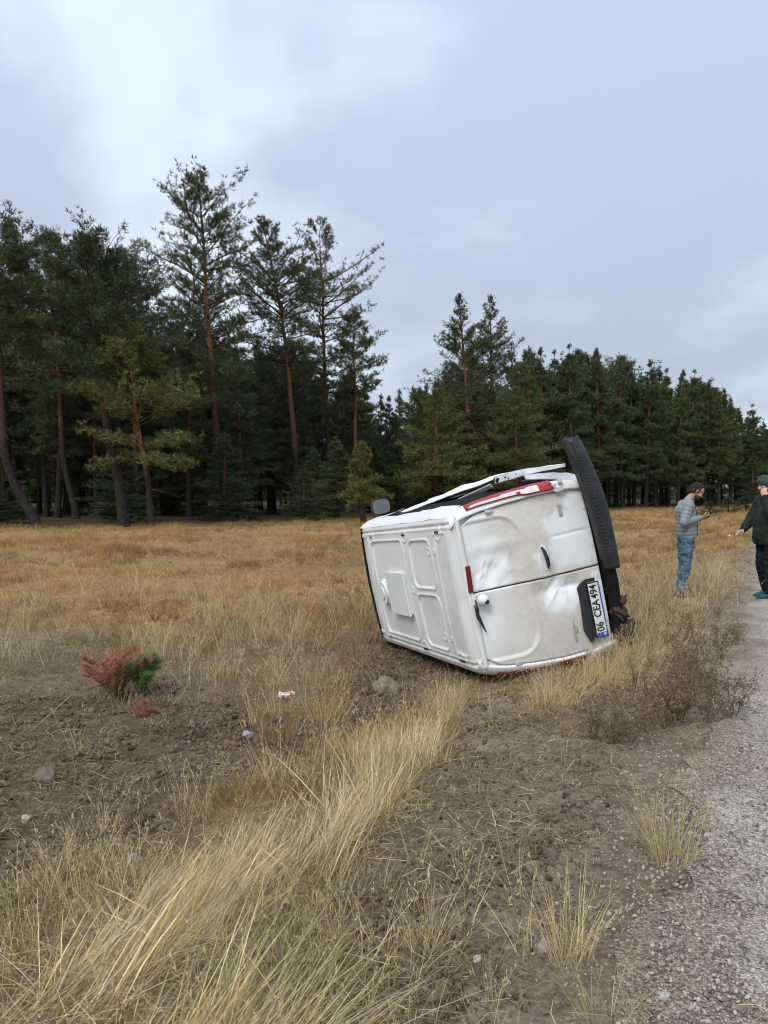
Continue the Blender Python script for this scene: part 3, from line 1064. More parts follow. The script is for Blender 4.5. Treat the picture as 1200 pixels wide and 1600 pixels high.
# -- pale combed straw in the ditch, blade by blade
def straw_field():
    g = np.random.default_rng(77)
    x0, y0 = Z_STRAW.min(0); x1, y1 = Z_STRAW.max(0)
    # clumps first, blades round each clump
    nc = 3900
    cx, cy = pts_in(x0 - 0.2, x1 + 0.2, max(y0, 1.2), y1 + 0.2, nc, g)
    dd = poly_dist(Z_STRAW, cx, cy)
    nz = fbm(cx / 0.5, cy / 0.5, 0, 91, 3)
    nz2 = fbm(cx / 0.22, cy / 0.22, 0, 93, 2)
    p = sstep(-0.16, 0.14, dd + (nz - 0.5) * 0.5) * (0.07 + 1.0 * sstep(0.41, 0.58, 0.55 * nz + 0.45 * nz2))
    k = g.random(nc) < p
    cx, cy = cx[k], cy[k]
    nb = 20
    m = len(cx)
    bx = (cx[:, None] + g.normal(0, 0.045, (m, nb))).ravel(); by = (cy[:, None] + g.normal(0, 0.045, (m, nb))).ravel()
    n = len(bx)
    cj = lambda sd: np.repeat(g.normal(0, sd, m), nb)
    az = np.interp(by, [2, 3.5, 5, 7], [0.72, 0.95, 1.25, 1.45]) + cj(0.26) + g.normal(0, 0.22, n) + 0.5 * (fbm(bx / 0.6, by / 0.6, 0, 111, 2) - 0.5)
    stray = g.random(n) < 0.13
    az = np.where(stray, g.random(n) * 6.28, az)
    lean = np.interp(by, [2.2, 3.2, 4.4, 6], [1.7, 1.3, 0.75, 0.4]) * np.exp(cj(0.3) + g.normal(0, 0.35, n))
    L = g.uniform(0.14, 0.46, n) * np.interp(by, [2, 3.2, 4.2, 5, 6.5], [0.92, 0.85, 0.72, 0.62, 0.50]) * np.exp(cj(0.26))
    d0 = np.stack([np.cos(az) * lean, np.sin(az) * lean, np.ones(n)], -1) + g.normal(0, 0.10, (n, 3))
    d0 /= np.linalg.norm(d0, axis=1, keepdims=True)
    bend = np.stack([np.cos(az), np.sin(az), np.full(n, -0.55)], -1) * g.uniform(0.0, 0.75, n)[:, None] + g.normal(0, 0.12, (n, 3))
    q = np.linspace(0, 1, 5)
    B = np.stack([bx, by, ground_z(bx, by) - 0.015], -1)
    P = B[:, None, :] + L[:, None, None] * (q[None, :, None] * d0[:, None, :] + (q ** 2)[None, :, None] * 0.5 * bend[:, None, :])
    gz = ground_z(P[..., 0].ravel(), P[..., 1].ravel()).reshape(P.shape[:2])
    P[..., 2] = np.maximum(P[..., 2], gz + 0.004 * q[None, :] * 5)
    sv = np.cross(d0, g.normal(0, 1, (n, 3))); sv /= np.linalg.norm(sv, axis=1, keepdims=True)
    w = g.uniform(0.0018, 0.0044, n)
    tap = np.array([1, 1, 0.9, 0.65, 0.25])
    off = sv[:, None, :] * (w[:, None] * tap[None, :])[..., None] * 0.5
    V = np.stack([P - off, P + off], 2).reshape(-1, 3)
    i, j = np.meshgrid(np.arange(n), np.arange(4), indexing='ij')
    b = (i * 5 + j) * 2
    F = np.stack([b, b + 1, b + 3, b + 2], -1).reshape(-1, 4)
    cols = np.array(STRAW + STRAW + STRAW[:2] + [(0.62, 0.56, 0.44), (0.70, 0.65, 0.52)] + GOLD[:1] + DULL[:1])
    c = cols[g.integers(0, len(cols), n)] * g.uniform(0.5, 1.3, (n, 1)) * np.exp(cj(0.16))[:, None]
    c = np.repeat(c, 10, 0)
    o = link('straw_grass', mesh_np('straw_grass', V, F, M_PALE, False, c))
    tag(o, 'pale straw grass combed over in a band along the ditch', 'grass', None, 'stuff')


straw_field()

# -- loose straw and dead stalks lying on the bare soil
src = []
for i in range(5):
    g2 = np.random.default_rng(400 + i)
    m = 9
    A = np.concatenate([g2.normal(0, 0.07, (m, 2)), g2.uniform(0.0, 0.022, (m, 1))], 1)
    an = g2.random(m) * 6.28
    ll = g2.uniform(0.03, 0.15, m)
    Dv = np.stack([np.cos(an), np.sin(an), g2.normal(0.06, 0.16, m)], -1) * ll[:, None]
    sv = np.stack([-np.sin(an), np.cos(an), np.zeros(m)], -1) * 0.0012
    md = A + Dv * 0.5 + np.stack([g2.normal(0, 0.008, m), g2.normal(0, 0.008, m), g2.uniform(0, 0.012, m)], -1)
    V = np.stack([A - sv, A + sv, md - sv, md + sv, A + Dv - sv * 0.6, A + Dv + sv * 0.6], 1).reshape(-1, 3)
    b = np.arange(m)[:, None] * 6
    F = np.concatenate([b + np.array([0, 1, 3, 2]), b + np.array([2, 3, 5, 4])])
    cc = np.array(STRAW[:2] + DULL + DULL)[g2.integers(0, 12, m)]
    src.append(mesh_np('straw_litter', V, F, M_STRAW, False, np.repeat(cc, 6, 0)))
n = 30000
r = 1.6 + 9.5 * g_.random(n) ** 1.35; a = g_.uniform(-0.66, 0.56, n)
X, Y = r * np.sin(a), r * np.cos(a)
d = road_d(X, Y)
nz = fbm(X / 0.6, Y / 0.6, 0, 95, 3)
p = (0.15 + 0.9 * sstep(0.38, 0.62, nz)) * np.interp(d, [-1.2, -0.5, 0.0, 0.3], [1, 0.6, 0.14, 0.02]) * np.where(inside(Z_UNDERVAN, X, Y), 0.4, 1) * np.where(inside(Z_TRACK, X, Y), 0.62, 1) * (1 - 0.45 * sstep(-0.1, 0.25, poly_dist(Z_SOIL_L, X, Y)))
k = g_.random(n) < p
X, Y = X[k], Y[k]; n = len(X)
scatter('straw_litter', rise(X, Y) + np.array([0, 0, 0.006]), np.stack([g_.normal(0, 0.15, n), g_.normal(0, 0.15, n), g_.random(n) * 6.28], -1), g_.uniform(0.6, 1.3, n), g_.integers(0, 5, n), src, 'loose straw and dead stalks lying on the bare soil', 'straw')

# -- sparse short dull grass on the bare ground and the verge
src = [blades_mesh('verge_tuft', 450 + i, 20, 0.19, 0.06, 0.4, 0.0027, STRAW[:3] + DULL + DULL, M_STRAW, 0.7, heads=0.2) for i in range(4)]
src += [blades_mesh('verge_tuft', 460 + i, 18, 0.13, 0.06, 0.7, 0.0028, DULL + GREEN[1:3], M_STRAW, 0.9) for i in range(3)]
src += [blades_mesh('verge_tuft', 470 + i, 8, 0.40, 0.04, 0.22, 0.0025, STRAW, M_STRAW, 0.35, heads=0.6) for i in range(3)]
n = 17000
r = 1.6 + 14 * g_.random(n) ** 1.2; a = g_.uniform(-0.66, 0.6, n)
X, Y = r * np.sin(a), r * np.cos(a)
d = road_d(X, Y)
nz = fbm(X / 0.8, Y / 0.8, 0, 97, 3)
p = sstep(0.40, 0.66, nz) * np.interp(d, [-3, -1.2, -0.6, -0.1, 0.25], [0.75, 0.8, 0.75, 0.30, 0.0])
p = p * np.where(inside(Z_TRACK, X, Y), np.interp(Y, [2, 3.2, 4.5], [0.42, 0.24, 0.18]), 1) * (1 - 0.93 * sstep(-0.1, 0.3, poly_dist(Z_SOIL_L, X, Y))) * np.where(inside(Z_GREYFIELD, X, Y), 0.9, 1)
p = np.maximum(p, 0.9 * sstep(-1.7, -1.1, d) * sstep(-0.05, -0.40, d) * sstep(5.4, 7.0, Y)) * np.where(inside(Z_CLEAR, X, Y), 0.15, 1)
k = (g_.random(n) < p) & van_keep(X, Y) & (feet_keep(X, Y) | (g_.random(n) < 0.25))
X, Y = X[k], Y[k]; n = len(X)
scatter('verge_grass', rise(X, Y), np.stack([g_.normal(0, 0.15, n), g_.normal(0, 0.15, n), g_.random(n) * 6.28], -1), g_.uniform(0.6, 1.25, n) * np.interp(Y, [2, 5, 9, 14], [0.75, 1, 1.25, 1.6]), g_.integers(0, 10, n), src, 'sparse dull grass on the bare ground and verge', 'grass')

# -- clods and pebbles
def lump_mesh(name, seed, mat, col, flat=0.7, sub=1, rough=0.5):
    bm = bmesh.new()
    bmesh.ops.create_icosphere(bm, subdivisions=sub, radius=0.5)
    V = np.array([v.co[:] for v in bm.verts]); F = np.array([[v.index for v in f.verts] for f in bm.faces])
    bm.free()
    g2 = np.random.default_rng(seed)
    V = V * (1 + rough * (vnoise(V[:, 0] * 4.3 + seed, V[:, 1] * 4.3, V[:, 2] * 4.3, seed)[:, None] - 0.5)) * np.array([g2.uniform(0.8, 1.25), g2.uniform(0.7, 1.0), flat * g2.uniform(0.8, 1.1)])
    return mesh_np(name, V, F, mat, False, np.tile(np.array(col), (len(V), 1)))


def stone_mat(name, lo, hi, scale=9):
    t = NT(name, 0.9, 0.15)
    c = t.attr('Col').outputs['Color']
    r = t.n('ShaderNodeObjectInfo').outputs['Random']
    c = t.mix(1.0, c, t.ramp(r, [(0.0, lo), (1.0, hi)]), 'MULTIPLY')
    t.col(t.mix(1.0, c, t.ramp(t.noise(t.obj(), scale, 4), [(0.3, (0.7, 0.7, 0.7)), (0.7, (1.2, 1.2, 1.2))]), 'MULTIPLY'))
    t.bump(t.noise(t.obj(), scale, 4), 0.5, 0.05)
    return t.m


M_CLOD = stone_mat('soil_clod', (0.55, 0.55, 0.55), (1.5, 1.45, 1.4))
M_CHIP = stone_mat('gravel_stone', (0.42, 0.41, 0.41), (1.65, 1.6, 1.55))
M_STONE = stone_mat('field_stone', (0.8, 0.8, 0.8), (1.2, 1.2, 1.2), 4)
src = [lump_mesh('clod', 500 + i, M_CLOD, (0.165, 0.116, 0.080), 0.62, 1, 1.5) for i in range(6)]
n = 70000
r = 1.6 + 9 * g_.random(n) ** 1.5; a = g_.uniform(-0.66, 0.5, n)
X, Y = r * np.sin(a), r * np.cos(a)
sl = sstep(-0.3, 0.3, poly_dist(Z_SOIL_L, X, Y)); tk = sstep(-0.2, 0.2, poly_dist(Z_TRACK, X, Y)); uv = sstep(-0.2, 0.1, poly_dist(Z_UNDERVAN, X, Y))
nz = fbm(X / 0.45, Y / 0.45, 0, 99, 3)
p = np.clip(0.95 * sl + 0.8 * tk + 0.9 * uv + 0.12, 0, 1) * (0.2 + 1.1 * sstep(0.38, 0.62, nz)) * sstep(-0.1, -0.5, road_d(X, Y))
k = g_.random(n) < p
X, Y, sl = X[k], Y[k], sl[k]; n = len(X)
sz = 0.005 + 0.050 * g_.random(n) ** 4.6 * (0.45 + 0.55 * sl) + 0.008 * g_.random(n)
scatter('soil_clods', rise(X, Y) + np.stack([X * 0, X * 0, sz * 0.18], -1), g_.uniform(-0.5, 6.28, (n, 3)), sz * 1.25, g_.integers(0, 6, n), src, 'loose brown clods on the torn-up soil', 'soil')

src = [lump_mesh('chip', 520 + i, M_CHIP, (0.40, 0.36, 0.32), 0.6, 1, 1.4) for i in range(5)]
n = 62000
s_ = 0.6 + 16 * g_.random(n) ** 1.7
D_ = g_.normal(0.40, 0.45, n)
X, Y = road_xy(s_, D_)
nz = fbm(X / 0.35, Y / 0.35, 0, 103, 3)
p = np.interp(D_, [-1.1, -0.5, -0.1, 0.25, 1.0, 1.2], [0.02, 0.10, 0.45, 1, 1, 0.1]) * (0.35 + 0.9 * sstep(0.35, 0.6, nz))
k = g_.random(n) < p
X, Y, D_ = X[k], Y[k], D_[k]; n = len(X)
sz = 0.006 + 0.012 * g_.random(n) ** 1.6 + 0.012 * g_.random(n) ** 14
scatter('gravel_stones', rise(X, Y) + np.stack([X * 0, X * 0, np.where(D_ > 0.1, 0.010, 0.003)], -1), g_.uniform(-0.4, 6.28, (n, 3)), sz * 1.25, g_.integers(0, 5, n), src, 'pale gravel chips strewn over the road shoulder', 'gravel')

# far wood closing the view between the trunks
far = []
for i in range(230):
    a = -0.72 + 1.36 * (i + random.random()) / 230
    rr_ = random.uniform(128, 175) * (1.0 if a < 0.12 else 1.25)
    far.append((rr_ * math.sin(a), rr_ * math.cos(a)))
far = np.array(far)
Hs = []
for (x, y) in far:
    px = 600 + FPX * x / y
    top = np.interp(px, SKY_X, SKY_Y) + 70 + random.uniform(0, 50)
    Hs.append(max(6.0, (765 - top) / FPX * y) / 18.0)
scatter('far_wood', np.stack([far[:, 0], far[:, 1], far[:, 0] * 0 - 1.5], -1), np.stack([far[:, 0] * 0, far[:, 0] * 0, g_.random(len(far)) * 6.28], -1), np.array(Hs), g_.integers(0, 3, len(far)), [BUSHY[2], VAR[2][2], BUSHY[2]], 'dark mass of far wood seen between the trunks', 'wood')


# ------------------------------------------------------------------ the overturned van
def paint_mat():
    """white paint; the attribute Dirt carries dust with a shape of its own"""
    t = NT('van_paint', 0.32, 0.5)
    d = t.attr('Dirt').outputs['Fac']
    o = t.obj()
    f = t.noise(o, 5, 5, 0.6)
    white = t.ramp(f, [(0.3, (0.76, 0.78, 0.79)), (0.7, (0.83, 0.84, 0.84))])
    fine = t.noise(o, 22, 6, 0.7)
    dust = t.ramp(fine, [(0.3, (0.45, 0.395, 0.31)), (0.7, (0.60, 0.54, 0.445))])
    t.col(t.mix(d, white, dust))
    r = t.n('ShaderNodeMapRange'); t.l(d, r.inputs[0])
    r.inputs[3].default_value = 0.30; r.inputs[4].default_value = 0.85
    t.l(r.outputs[0], t.b.inputs['Roughness'])
    t.bump(fine, 0.06, 0.01)
    return t.m


M_PAINT = paint_mat()
M_BLACK = plain('black_plastic', (0.022, 0.023, 0.025), 0.55, 0.4, 0.4, 9)
M_BUMPER = plain('bumper_plastic', (0.026, 0.027, 0.029), 0.6, 0.4, 0.5, 5, 0.2)
M_DARK = plain('underbody_and_gap_shade', (0.012, 0.012, 0.013), 0.9, 0.1, 0.5, 5)  # underbody colour, also laid on as shade in the door gaps
M_MUD = plain('mud', (0.105, 0.072, 0.052), 0.95, 0.1, 0.5, 14, 0.8)
M_RUBBER = plain('tyre_rubber', (0.02, 0.02, 0.021), 0.85, 0.2, 0.3, 10)
M_STEEL = plain('rim_steel', (0.30, 0.31, 0.32), 0.4, 0.5, 0.2, 6)
M_STEEL.node_tree.nodes['Principled BSDF'].inputs['Metallic'].default_value = 0.6
M_RED = plain('red_lens', (0.36, 0.016, 0.020), 0.15, 0.6, 0.2, 8)
M_DRED = plain('dark_red_lens', (0.14, 0.008, 0.012), 0.15, 0.6, 0.2, 8)
M_PINK = plain('clear_lens', (0.74, 0.64, 0.62), 0.12, 0.6, 0.15, 14)
M_GLASS = plain('dark_glass', (0.012, 0.014, 0.016), 0.06, 0.6, 0.1, 4)
M_PLATE = plain('plate_white', (0.70, 0.70, 0.67), 0.4, 0.4, 0.06, 9)
M_BLUE = plain('plate_blue', (0.02, 0.06, 0.36), 0.4, 0.4, 0.1, 9)
M_INK = plain('plate_ink', (0.01, 0.01, 0.012), 0.5, 0.3, 0.1, 9)
M_GREYW = plain('grey_white_metal', (0.46, 0.48, 0.49), 0.4, 0.5, 0.25, 7)
M_BADGE = plain('badge_grey', (0.34, 0.33, 0.32), 0.35, 0.5, 0.2, 20)
M_SEALW = plain('white_plastic', (0.74, 0.75, 0.75), 0.5, 0.4, 0.05, 8)

VAN_ROT = Matrix(((-0.19995149, -0.29633430, -0.93391937), (0.02205811, 0.95156483, -0.30665586), (0.97955747, -0.08191679, -0.18373023)))
VAN_T = Vector((2.5406, 7.5020, 0.9758))
van = empty('panel_van')
VM = VAN_ROT.to_4x4(); VM.translation = VAN_T
van.matrix_world = VM
tag(van, 'white panel van lying on its side in the ditch, crumpled and dusty', 'van')


def dirt_attr(me, fn):
    V = np.empty(len(me.vertices) * 3, np.float32); me.vertices.foreach_get('co', V); V = V.reshape(-1, 3)
    a = me.attributes.new('Dirt', 'FLOAT', 'POINT')
    a.data.foreach_set('value', np.clip(fn(V), 0, 1).astype(np.float32))
    return me


def rear_y(z):
    """how far forward the tail leans in at height z"""
    return 0.17 * np.clip((np.asarray(z, float) - 0.95) / 0.9, 0, 1.2) ** 1.5


_SZ = np.array([0.36, 0.42, 0.55, 0.75, 1.05, 1.35, 1.60, 1.74, 1.82, 1.865])
_SW = np.array([0.78, 0.83, 0.86, 0.885, 0.885, 0.865, 0.835, 0.805, 0.775, 0.735])


def half_w(z):
    return np.interp(z, _SZ, _SW)


def roof_top(y):
    return np.interp(y, [0, 3.25, 3.45, 3.9, 4.25, 4.55, 4.9, 5.05, 5.12], [1.865, 1.865, 1.80, 1.47, 1.20, 1.10, 0.96, 0.78, 0.60])


def body_shell():
    zs = np.concatenate([[0.36], np.linspace(0.42, 1.74, 30), [1.78, 1.82, 1.845, 1.865]])
    st = [(-0.165, 0.06, 1), (-0.107, 0.06, 1), (-0.1055, 0.010, 1), (-0.099, 0.003, 1), (-0.085, 0.004, 1), (-0.035, 0.03, 1), (-0.010, 0.085, 1), (0.0, 0.16, 1), (0.0, 0.3, 0.5)]
    ys = [0.45, 0.7, 0.95, 1.2, 1.5, 1.9, 2.3, 2.7, 3.0, 3.25, 3.45, 3.65, 3.9, 4.1, 4.25, 4.4, 4.55, 4.75, 4.9, 5.0, 5.06, 5.12]
    rows = [(a, b, k, None) for a, b, k in st] + [(0, y, 0, y) for y in ys]
    for sgn, nm in ((1, 'r'), (-1, 'l')):
        P = []
        for (ins, yo, lean, y) in rows:
            r = []
            for z in zs:
                w = half_w(z)
                zz = z
                yy = yo + lean * float(rear_y(z))
                if y is not None:
                    top = float(roof_top(y))
                    zz = 0.36 + (z - 0.36) * (top - 0.36) / (1.865 - 0.36)
                    w = w * np.interp(y, [0, 3.3, 4.5, 5.0, 5.12], [1, 1, 0.97, 0.86, 0.70])
                    if top < 1.86:
                        # the cab keeps its own tumblehome
                        w = min(w, float(half_w(min(zz, 1.865))) * np.interp(y, [0, 3.3, 4.5, 5.0, 5.12], [1, 1, 0.97, 0.86, 0.70]) + 0.02)
                x = (w + ins)
                # the flank on the upper side is pushed in and creased
                if sgn > 0:
                    x += -0.035 * math.exp(-((yy - 0.55) / 0.35) ** 2 - ((zz - 0.95) / 0.5) ** 2) + 0.010 * math.sin(yy * 7 + zz * 5) * sstep(0.15, 0.4, yy)
                r.append((sgn * x, yy, zz))
            P.append(r)
        P = np.array(P)
        V = P.reshape(-1, 3); F = grid_faces(P.shape[0], P.shape[1])
        if sgn > 0:
            F = F[:, ::-1]
        me = mesh_np('side_panel', V, F, M_PAINT, True)
        if sgn > 0:
            # flank faces coloured black for the shade inside, where the sliding door sprang away
            me.materials.append(M_DARK)
            fc = V[F].mean(1)
            lim = np.interp(fc[:, 1], [0.17, 0.6, 1.2, 2.0, 2.8, 2.95], [1.66, 1.62, 1.62, 1.64, 1.66, 1.66])
            me.polygons.foreach_set('material_index', ((fc[:, 2] < lim) & (fc[:, 1] > 0.17) & (fc[:, 1] < 2.95)).astype(np.int32))
        dirt_attr(me, lambda v: 0.55 * sstep(1.0, 0.45, v[:, 2]) * (0.4 + 0.9 * fbm(v[:, 0] * 5, v[:, 1] * 3, v[:, 2] * 4, 7, 3)) + 0.16)
        o = link('side_panel', me, van)
        tag(o, 'crushed upper flank of the van' if sgn > 0 else 'flank the van lies on')
    # nose and bonnet between the two flanks
    V, n = [], 15
    yy = [3.25, 3.30, 3.45, 3.65, 3.9, 4.1, 4.25, 4.4, 4.55, 4.75, 4.9, 5.0, 5.06, 5.12, 5.13, 5.12]
    P = []
    for i, y in enumerate(yy):
        top = float(roof_top(y)) if i < 14 else (0.48 if i == 14 else 0.36)
        w = 0.735 * float(np.interp(y, [0, 3.3, 4.5, 5.0, 5.12], [1, 1, 0.97, 0.86, 0.70]))
        w = max(w, 0.55)
        P.append([(w * q, y, top + 0.03 * (1 - q * q)) for q in np.linspace(-1, 1, n)])
    b = MB(); b.grid(P)
    me = b.mesh('bonnet', M_PAINT, True); dirt_attr(me, lambda v: v[:, 0] * 0 + 0.15)
    link('bonnet', me, van)
    P = []
    for y in (3.40, 3.6, 3.8, 4.0, 4.2):
        top = float(roof_top(y)) + 0.012
        P.append([(0.66 * q * (1 + 0.06 * (y - 3.4)), y + 0.01, top + 0.03 * (1 - q * q)) for q in np.linspace(-1, 1, 9)])
    MB().grid(P).build('windscreen', M_GLASS, van, True)


body_shell()


def rrect(x, y, x0, x1, y0, y1, r):
    """signed distance to a rounded rectangle, negative inside"""
    cx, cy, hx, hy = (x0 + x1) / 2, (y0 + y1) / 2, (x1 - x0) / 2 - r, (y1 - y0) / 2 - r
    dx, dy = np.abs(x - cx) - hx, np.abs(y - cy) - hy
    return np.hypot(np.maximum(dx, 0), np.maximum(dy, 0)) + np.minimum(np.maximum(dx, dy), 0) - r


def roof():
    nx, ny = 150, 270
    x = np.linspace(-0.738, 0.738, nx)
    y = np.concatenate([[0.155, 0.165, 0.18, 0.20, 0.225], np.linspace(0.25, 3.25, ny)])
    X, Y = np.meshgrid(x, y, indexing='ij')
    ax = np.abs(X)
    Z = 1.872 + 0.030 * (1 - (X / 0.74) ** 2)
    Z -= 0.055 * sstep(0.30, 0.155, Y) ** 1.5           # rolls over into the tail
    Z -= 0.03 * sstep(3.0, 3.3, Y)
    # roof gutter along each side
    Z -= 0.016 * np.exp(-((ax - 0.672) / 0.010) ** 2)
    Z -= 0.012 * sstep(0.70, 0.738, ax)
    Z += 0.006 * np.exp(-((ax - 0.645) / 0.012) ** 2)
    # stamped panels with raised lips
    for (x0, x1, y0, y1, r, a) in ((-0.585, 0.56, 1.60, 2.80, 0.10, 1.0), (0.035, 0.545, 0.76, 1.40, 0.11, 1.0), (-0.60, -0.035, 0.76, 1.40, 0.11, 1.0), (-0.62, 0.62, 2.93, 3.6, 0.08, 0.8),
                                   (-0.60, 0.60, 0.30, 0.62, 0.05, 0.55)):
        sd = rrect(X, Y, x0, x1, y0, y1, r)
        Z += a * (0.011 * np.exp(-(sd / 0.011) ** 2) - 0.008 * sstep(0.0, -0.025, sd))
    # bar between the two rear panels, a few small embosses
    for (cx, cy, r) in ((0.42, 0.85, 0.035), (-0.46, 0.85, 0.035), (0.42, 0.66, 0.02), (-0.46, 0.66, 0.02), (0.0, 1.50, 0.03)):
        q = np.hypot(X - cx, Y - cy)
        Z += 0.010 * np.exp(-((q - r) / 0.010) ** 2)
    # lips kick out round the rack points
    for cy in (0.51, 1.53, 2.78):
        for cx in (0.61, -0.66):
            q = np.hypot((X - cx) * 1.0, (Y - cy) * 0.8)
            Z += 0.008 * np.exp(-((q - 0.075) / 0.013) ** 2) * (np.abs(X) < 0.68)
    # buckled sheet
    Z += 0.012 * (fbm(X * 2.2, Y * 1.6, 0, 131, 3) - 0.5) + 0.02 * np.exp(-((X - 0.2) / 0.3) ** 2 - ((Y - 0.9) / 0.25) ** 2) * -0.8
    Z += -0.014 * np.exp(-((X + 0.25) / 0.22) ** 2 - ((Y - 1.1) / 0.3) ** 2)
    me = mesh_np('roof', np.stack([X, Y, Z], -1).reshape(-1, 3), grid_faces(nx, len(y)), M_PAINT, True)
    dirt_attr(me, lambda v: 0.10 + 0.25 * sstep(0.55, 0.75, fbm(v[:, 0] * 3, v[:, 1] * 2, 0, 141, 4)) + 0.2 * sstep(-0.3, -0.74, v[:, 0]))
    o = link('roof', me, van)
    for cy in (0.51, 1.53, 2.78):
        for cx in (0.61, -0.66):
            for k in ((-0.028, 0.028) if cy < 2 else (0.0,)):
                P = [(cx + 0.014 * math.cos(a), cy + k + 0.016 * math.sin(a), 1.862) for a in np.linspace(0, 2 * math.pi, 8)[:-1]]
                MB().prism(P, (0, 0, 0.032)).build('rack_mount', M_BLACK, o)
    # roof hatch and round vent
    b = MB()
    P0 = [(0.185, 1.68), (0.185, 2.30), (-0.285, 2.30), (-0.285, 1.68)]
    b.prism([(x_, y_, 1.885) for x_, y_ in P0], (0, 0, 0.035))
    b.prism([(x_ * 1.06, 1.99 + (y_ - 1.99) * 1.05, 1.918) for x_, y_ in P0], (0, 0, 0.026))
    me = b.mesh('roof_hatch', M_SEALW, False, 0.006)
    h = link('roof_hatch', me, van)
    v_ = MB()
    for r0, z0, z1 in ((0.165, 1.89, 1.925), (0.145, 1.92, 1.95), (0.075, 1.945, 1.962)):
        P = [(-0.07 + r0 * math.cos(a), 2.52 + r0 * math.sin(a), z0) for a in np.linspace(0, 2 * math.pi, 29)[:-1]]
        v_.prism(P, (0, 0, z1 - z0))
    link('roof_vent', v_.mesh('roof_vent', M_SEALW, False, 0.005), van)


roof()


def door_surface(X, Z, sgn):
    """y of the rear door skin"""
    Yv = rear_y(Z) + 0.030 * (np.abs(X) / 0.72) ** 3 - 0.004
    sd = rrect(X, Z, -0.665, 0.655, 1.255, 1.90, 0.20)
    Yv = Yv + 0.016 * sstep(0.004, -0.030, sd) - 0.004 * np.exp(-((sd - 0.012) / 0.012) ** 2)
    # belt crease and lower pressing
    Yv = Yv + 0.008 * np.exp(-((np.abs(X) - 0.36) / 0.014) ** 2) * sstep(0.98, 0.9, Z) * sstep(0.52, 0.6, Z) * (1 if sgn > 0 else 0)
    n = fbm(X * 6, Z * 6, 0, 151, 4) - 0.5
    rid = np.abs(fbm(X * 4 + Z * 3, Z * 4, 0, 153, 3) - 0.5)

    def dent(cx, cz, rx, rz, a):
        return a * np.exp(-((X - cx) / rx) ** 2 - ((Z - cz) / rz) ** 2)
    if sgn > 0:
        Yv = Yv + dent(0.36, 1.62, 0.20, 0.22, 0.030) + dent(0.14, 1.66, 0.15, 0.15, 0.024) + dent(0.40, 1.50, 0.06, 0.25, -0.014)
        m = np.exp(-((X - 0.14) / 0.16) ** 2 - ((Z - 1.60) / 0.20) ** 2)
        Yv = Yv + m * (rid * 0.17 - 0.012) + dent(0.05, 0.98, 0.10, 0.07, 0.018) + dent(0.5, 0.75, 0.2, 0.2, 0.012)
        Yv = Yv + dent(0.43, 1.40, 0.22, 0.03, -0.010)
    else:
        m = np.exp(-((X + 0.10) / 0.12) ** 2 - ((Z - 0.98) / 0.18) ** 2)
        Yv = Yv + m * (0.022 + rid * 0.19) + dent(-0.22, 1.70, 0.14, 0.12, 0.016) + dent(-0.13, 0.9, 0.03, 0.2, 0.015)
        Yv = Yv + dent(-0.12, 1.66, 0.12, 0.10, 0.010) * (1 + 2 * n)
    return Yv + n * 0.006


def dust_fn(V):
    X, Z = V[:, 0], V[:, 2]
    n = fbm(X * 9, Z * 9, 0, 161, 4) - 0.5
    n2 = fbm(X * 3, Z * 3, 0, 163, 3) - 0.5
    d = 0.74 * sstep(1.80, 1.15, Z + n2 * 0.7) * (0.78 + 0.5 * n) + 0.16
    d = np.maximum(d, 0.42 * sstep(0.3, -0.1, X) * sstep(1.9, 1.4, Z + 0.4 * n2))

    def wiped(x0, x1, z0, z1, r, soft=0.05):
        return sstep(soft, -soft, rrect(X + n * 0.16, Z + n * 0.16, x0, x1, z0, z1, r))
    w = np.maximum(wiped(0.04, 0.62, 0.45, 1.00, 0.14), wiped(-0.36, -0.03, 0.80, 1.14, 0.12))
    w = np.maximum(w, wiped(0.50, 0.74, 0.45, 0.78, 0.08))
    w = np.maximum(w, 0.85 * wiped(0.02, 0.36, 1.42, 1.74, 0.10, 0.08) * (0.6 + 1.4 * np.clip(n + 0.3, 0, 1)))
    w = np.maximum(w, wiped(-0.9, -0.03, 0.40, 0.62, 0.06))
    w = np.maximum(w, wiped(0.08, 0.22, 1.02, 1.14, 0.05))
    d = d * (1 - 0.88 * w)
    blot = sstep(0.66, 0.74, fbm(X * 26, Z * 26, 0, 167, 3)) * sstep(0.75, 0.5, Z) * 0.8
    return np.clip(np.maximum(d, blot), 0, 1)


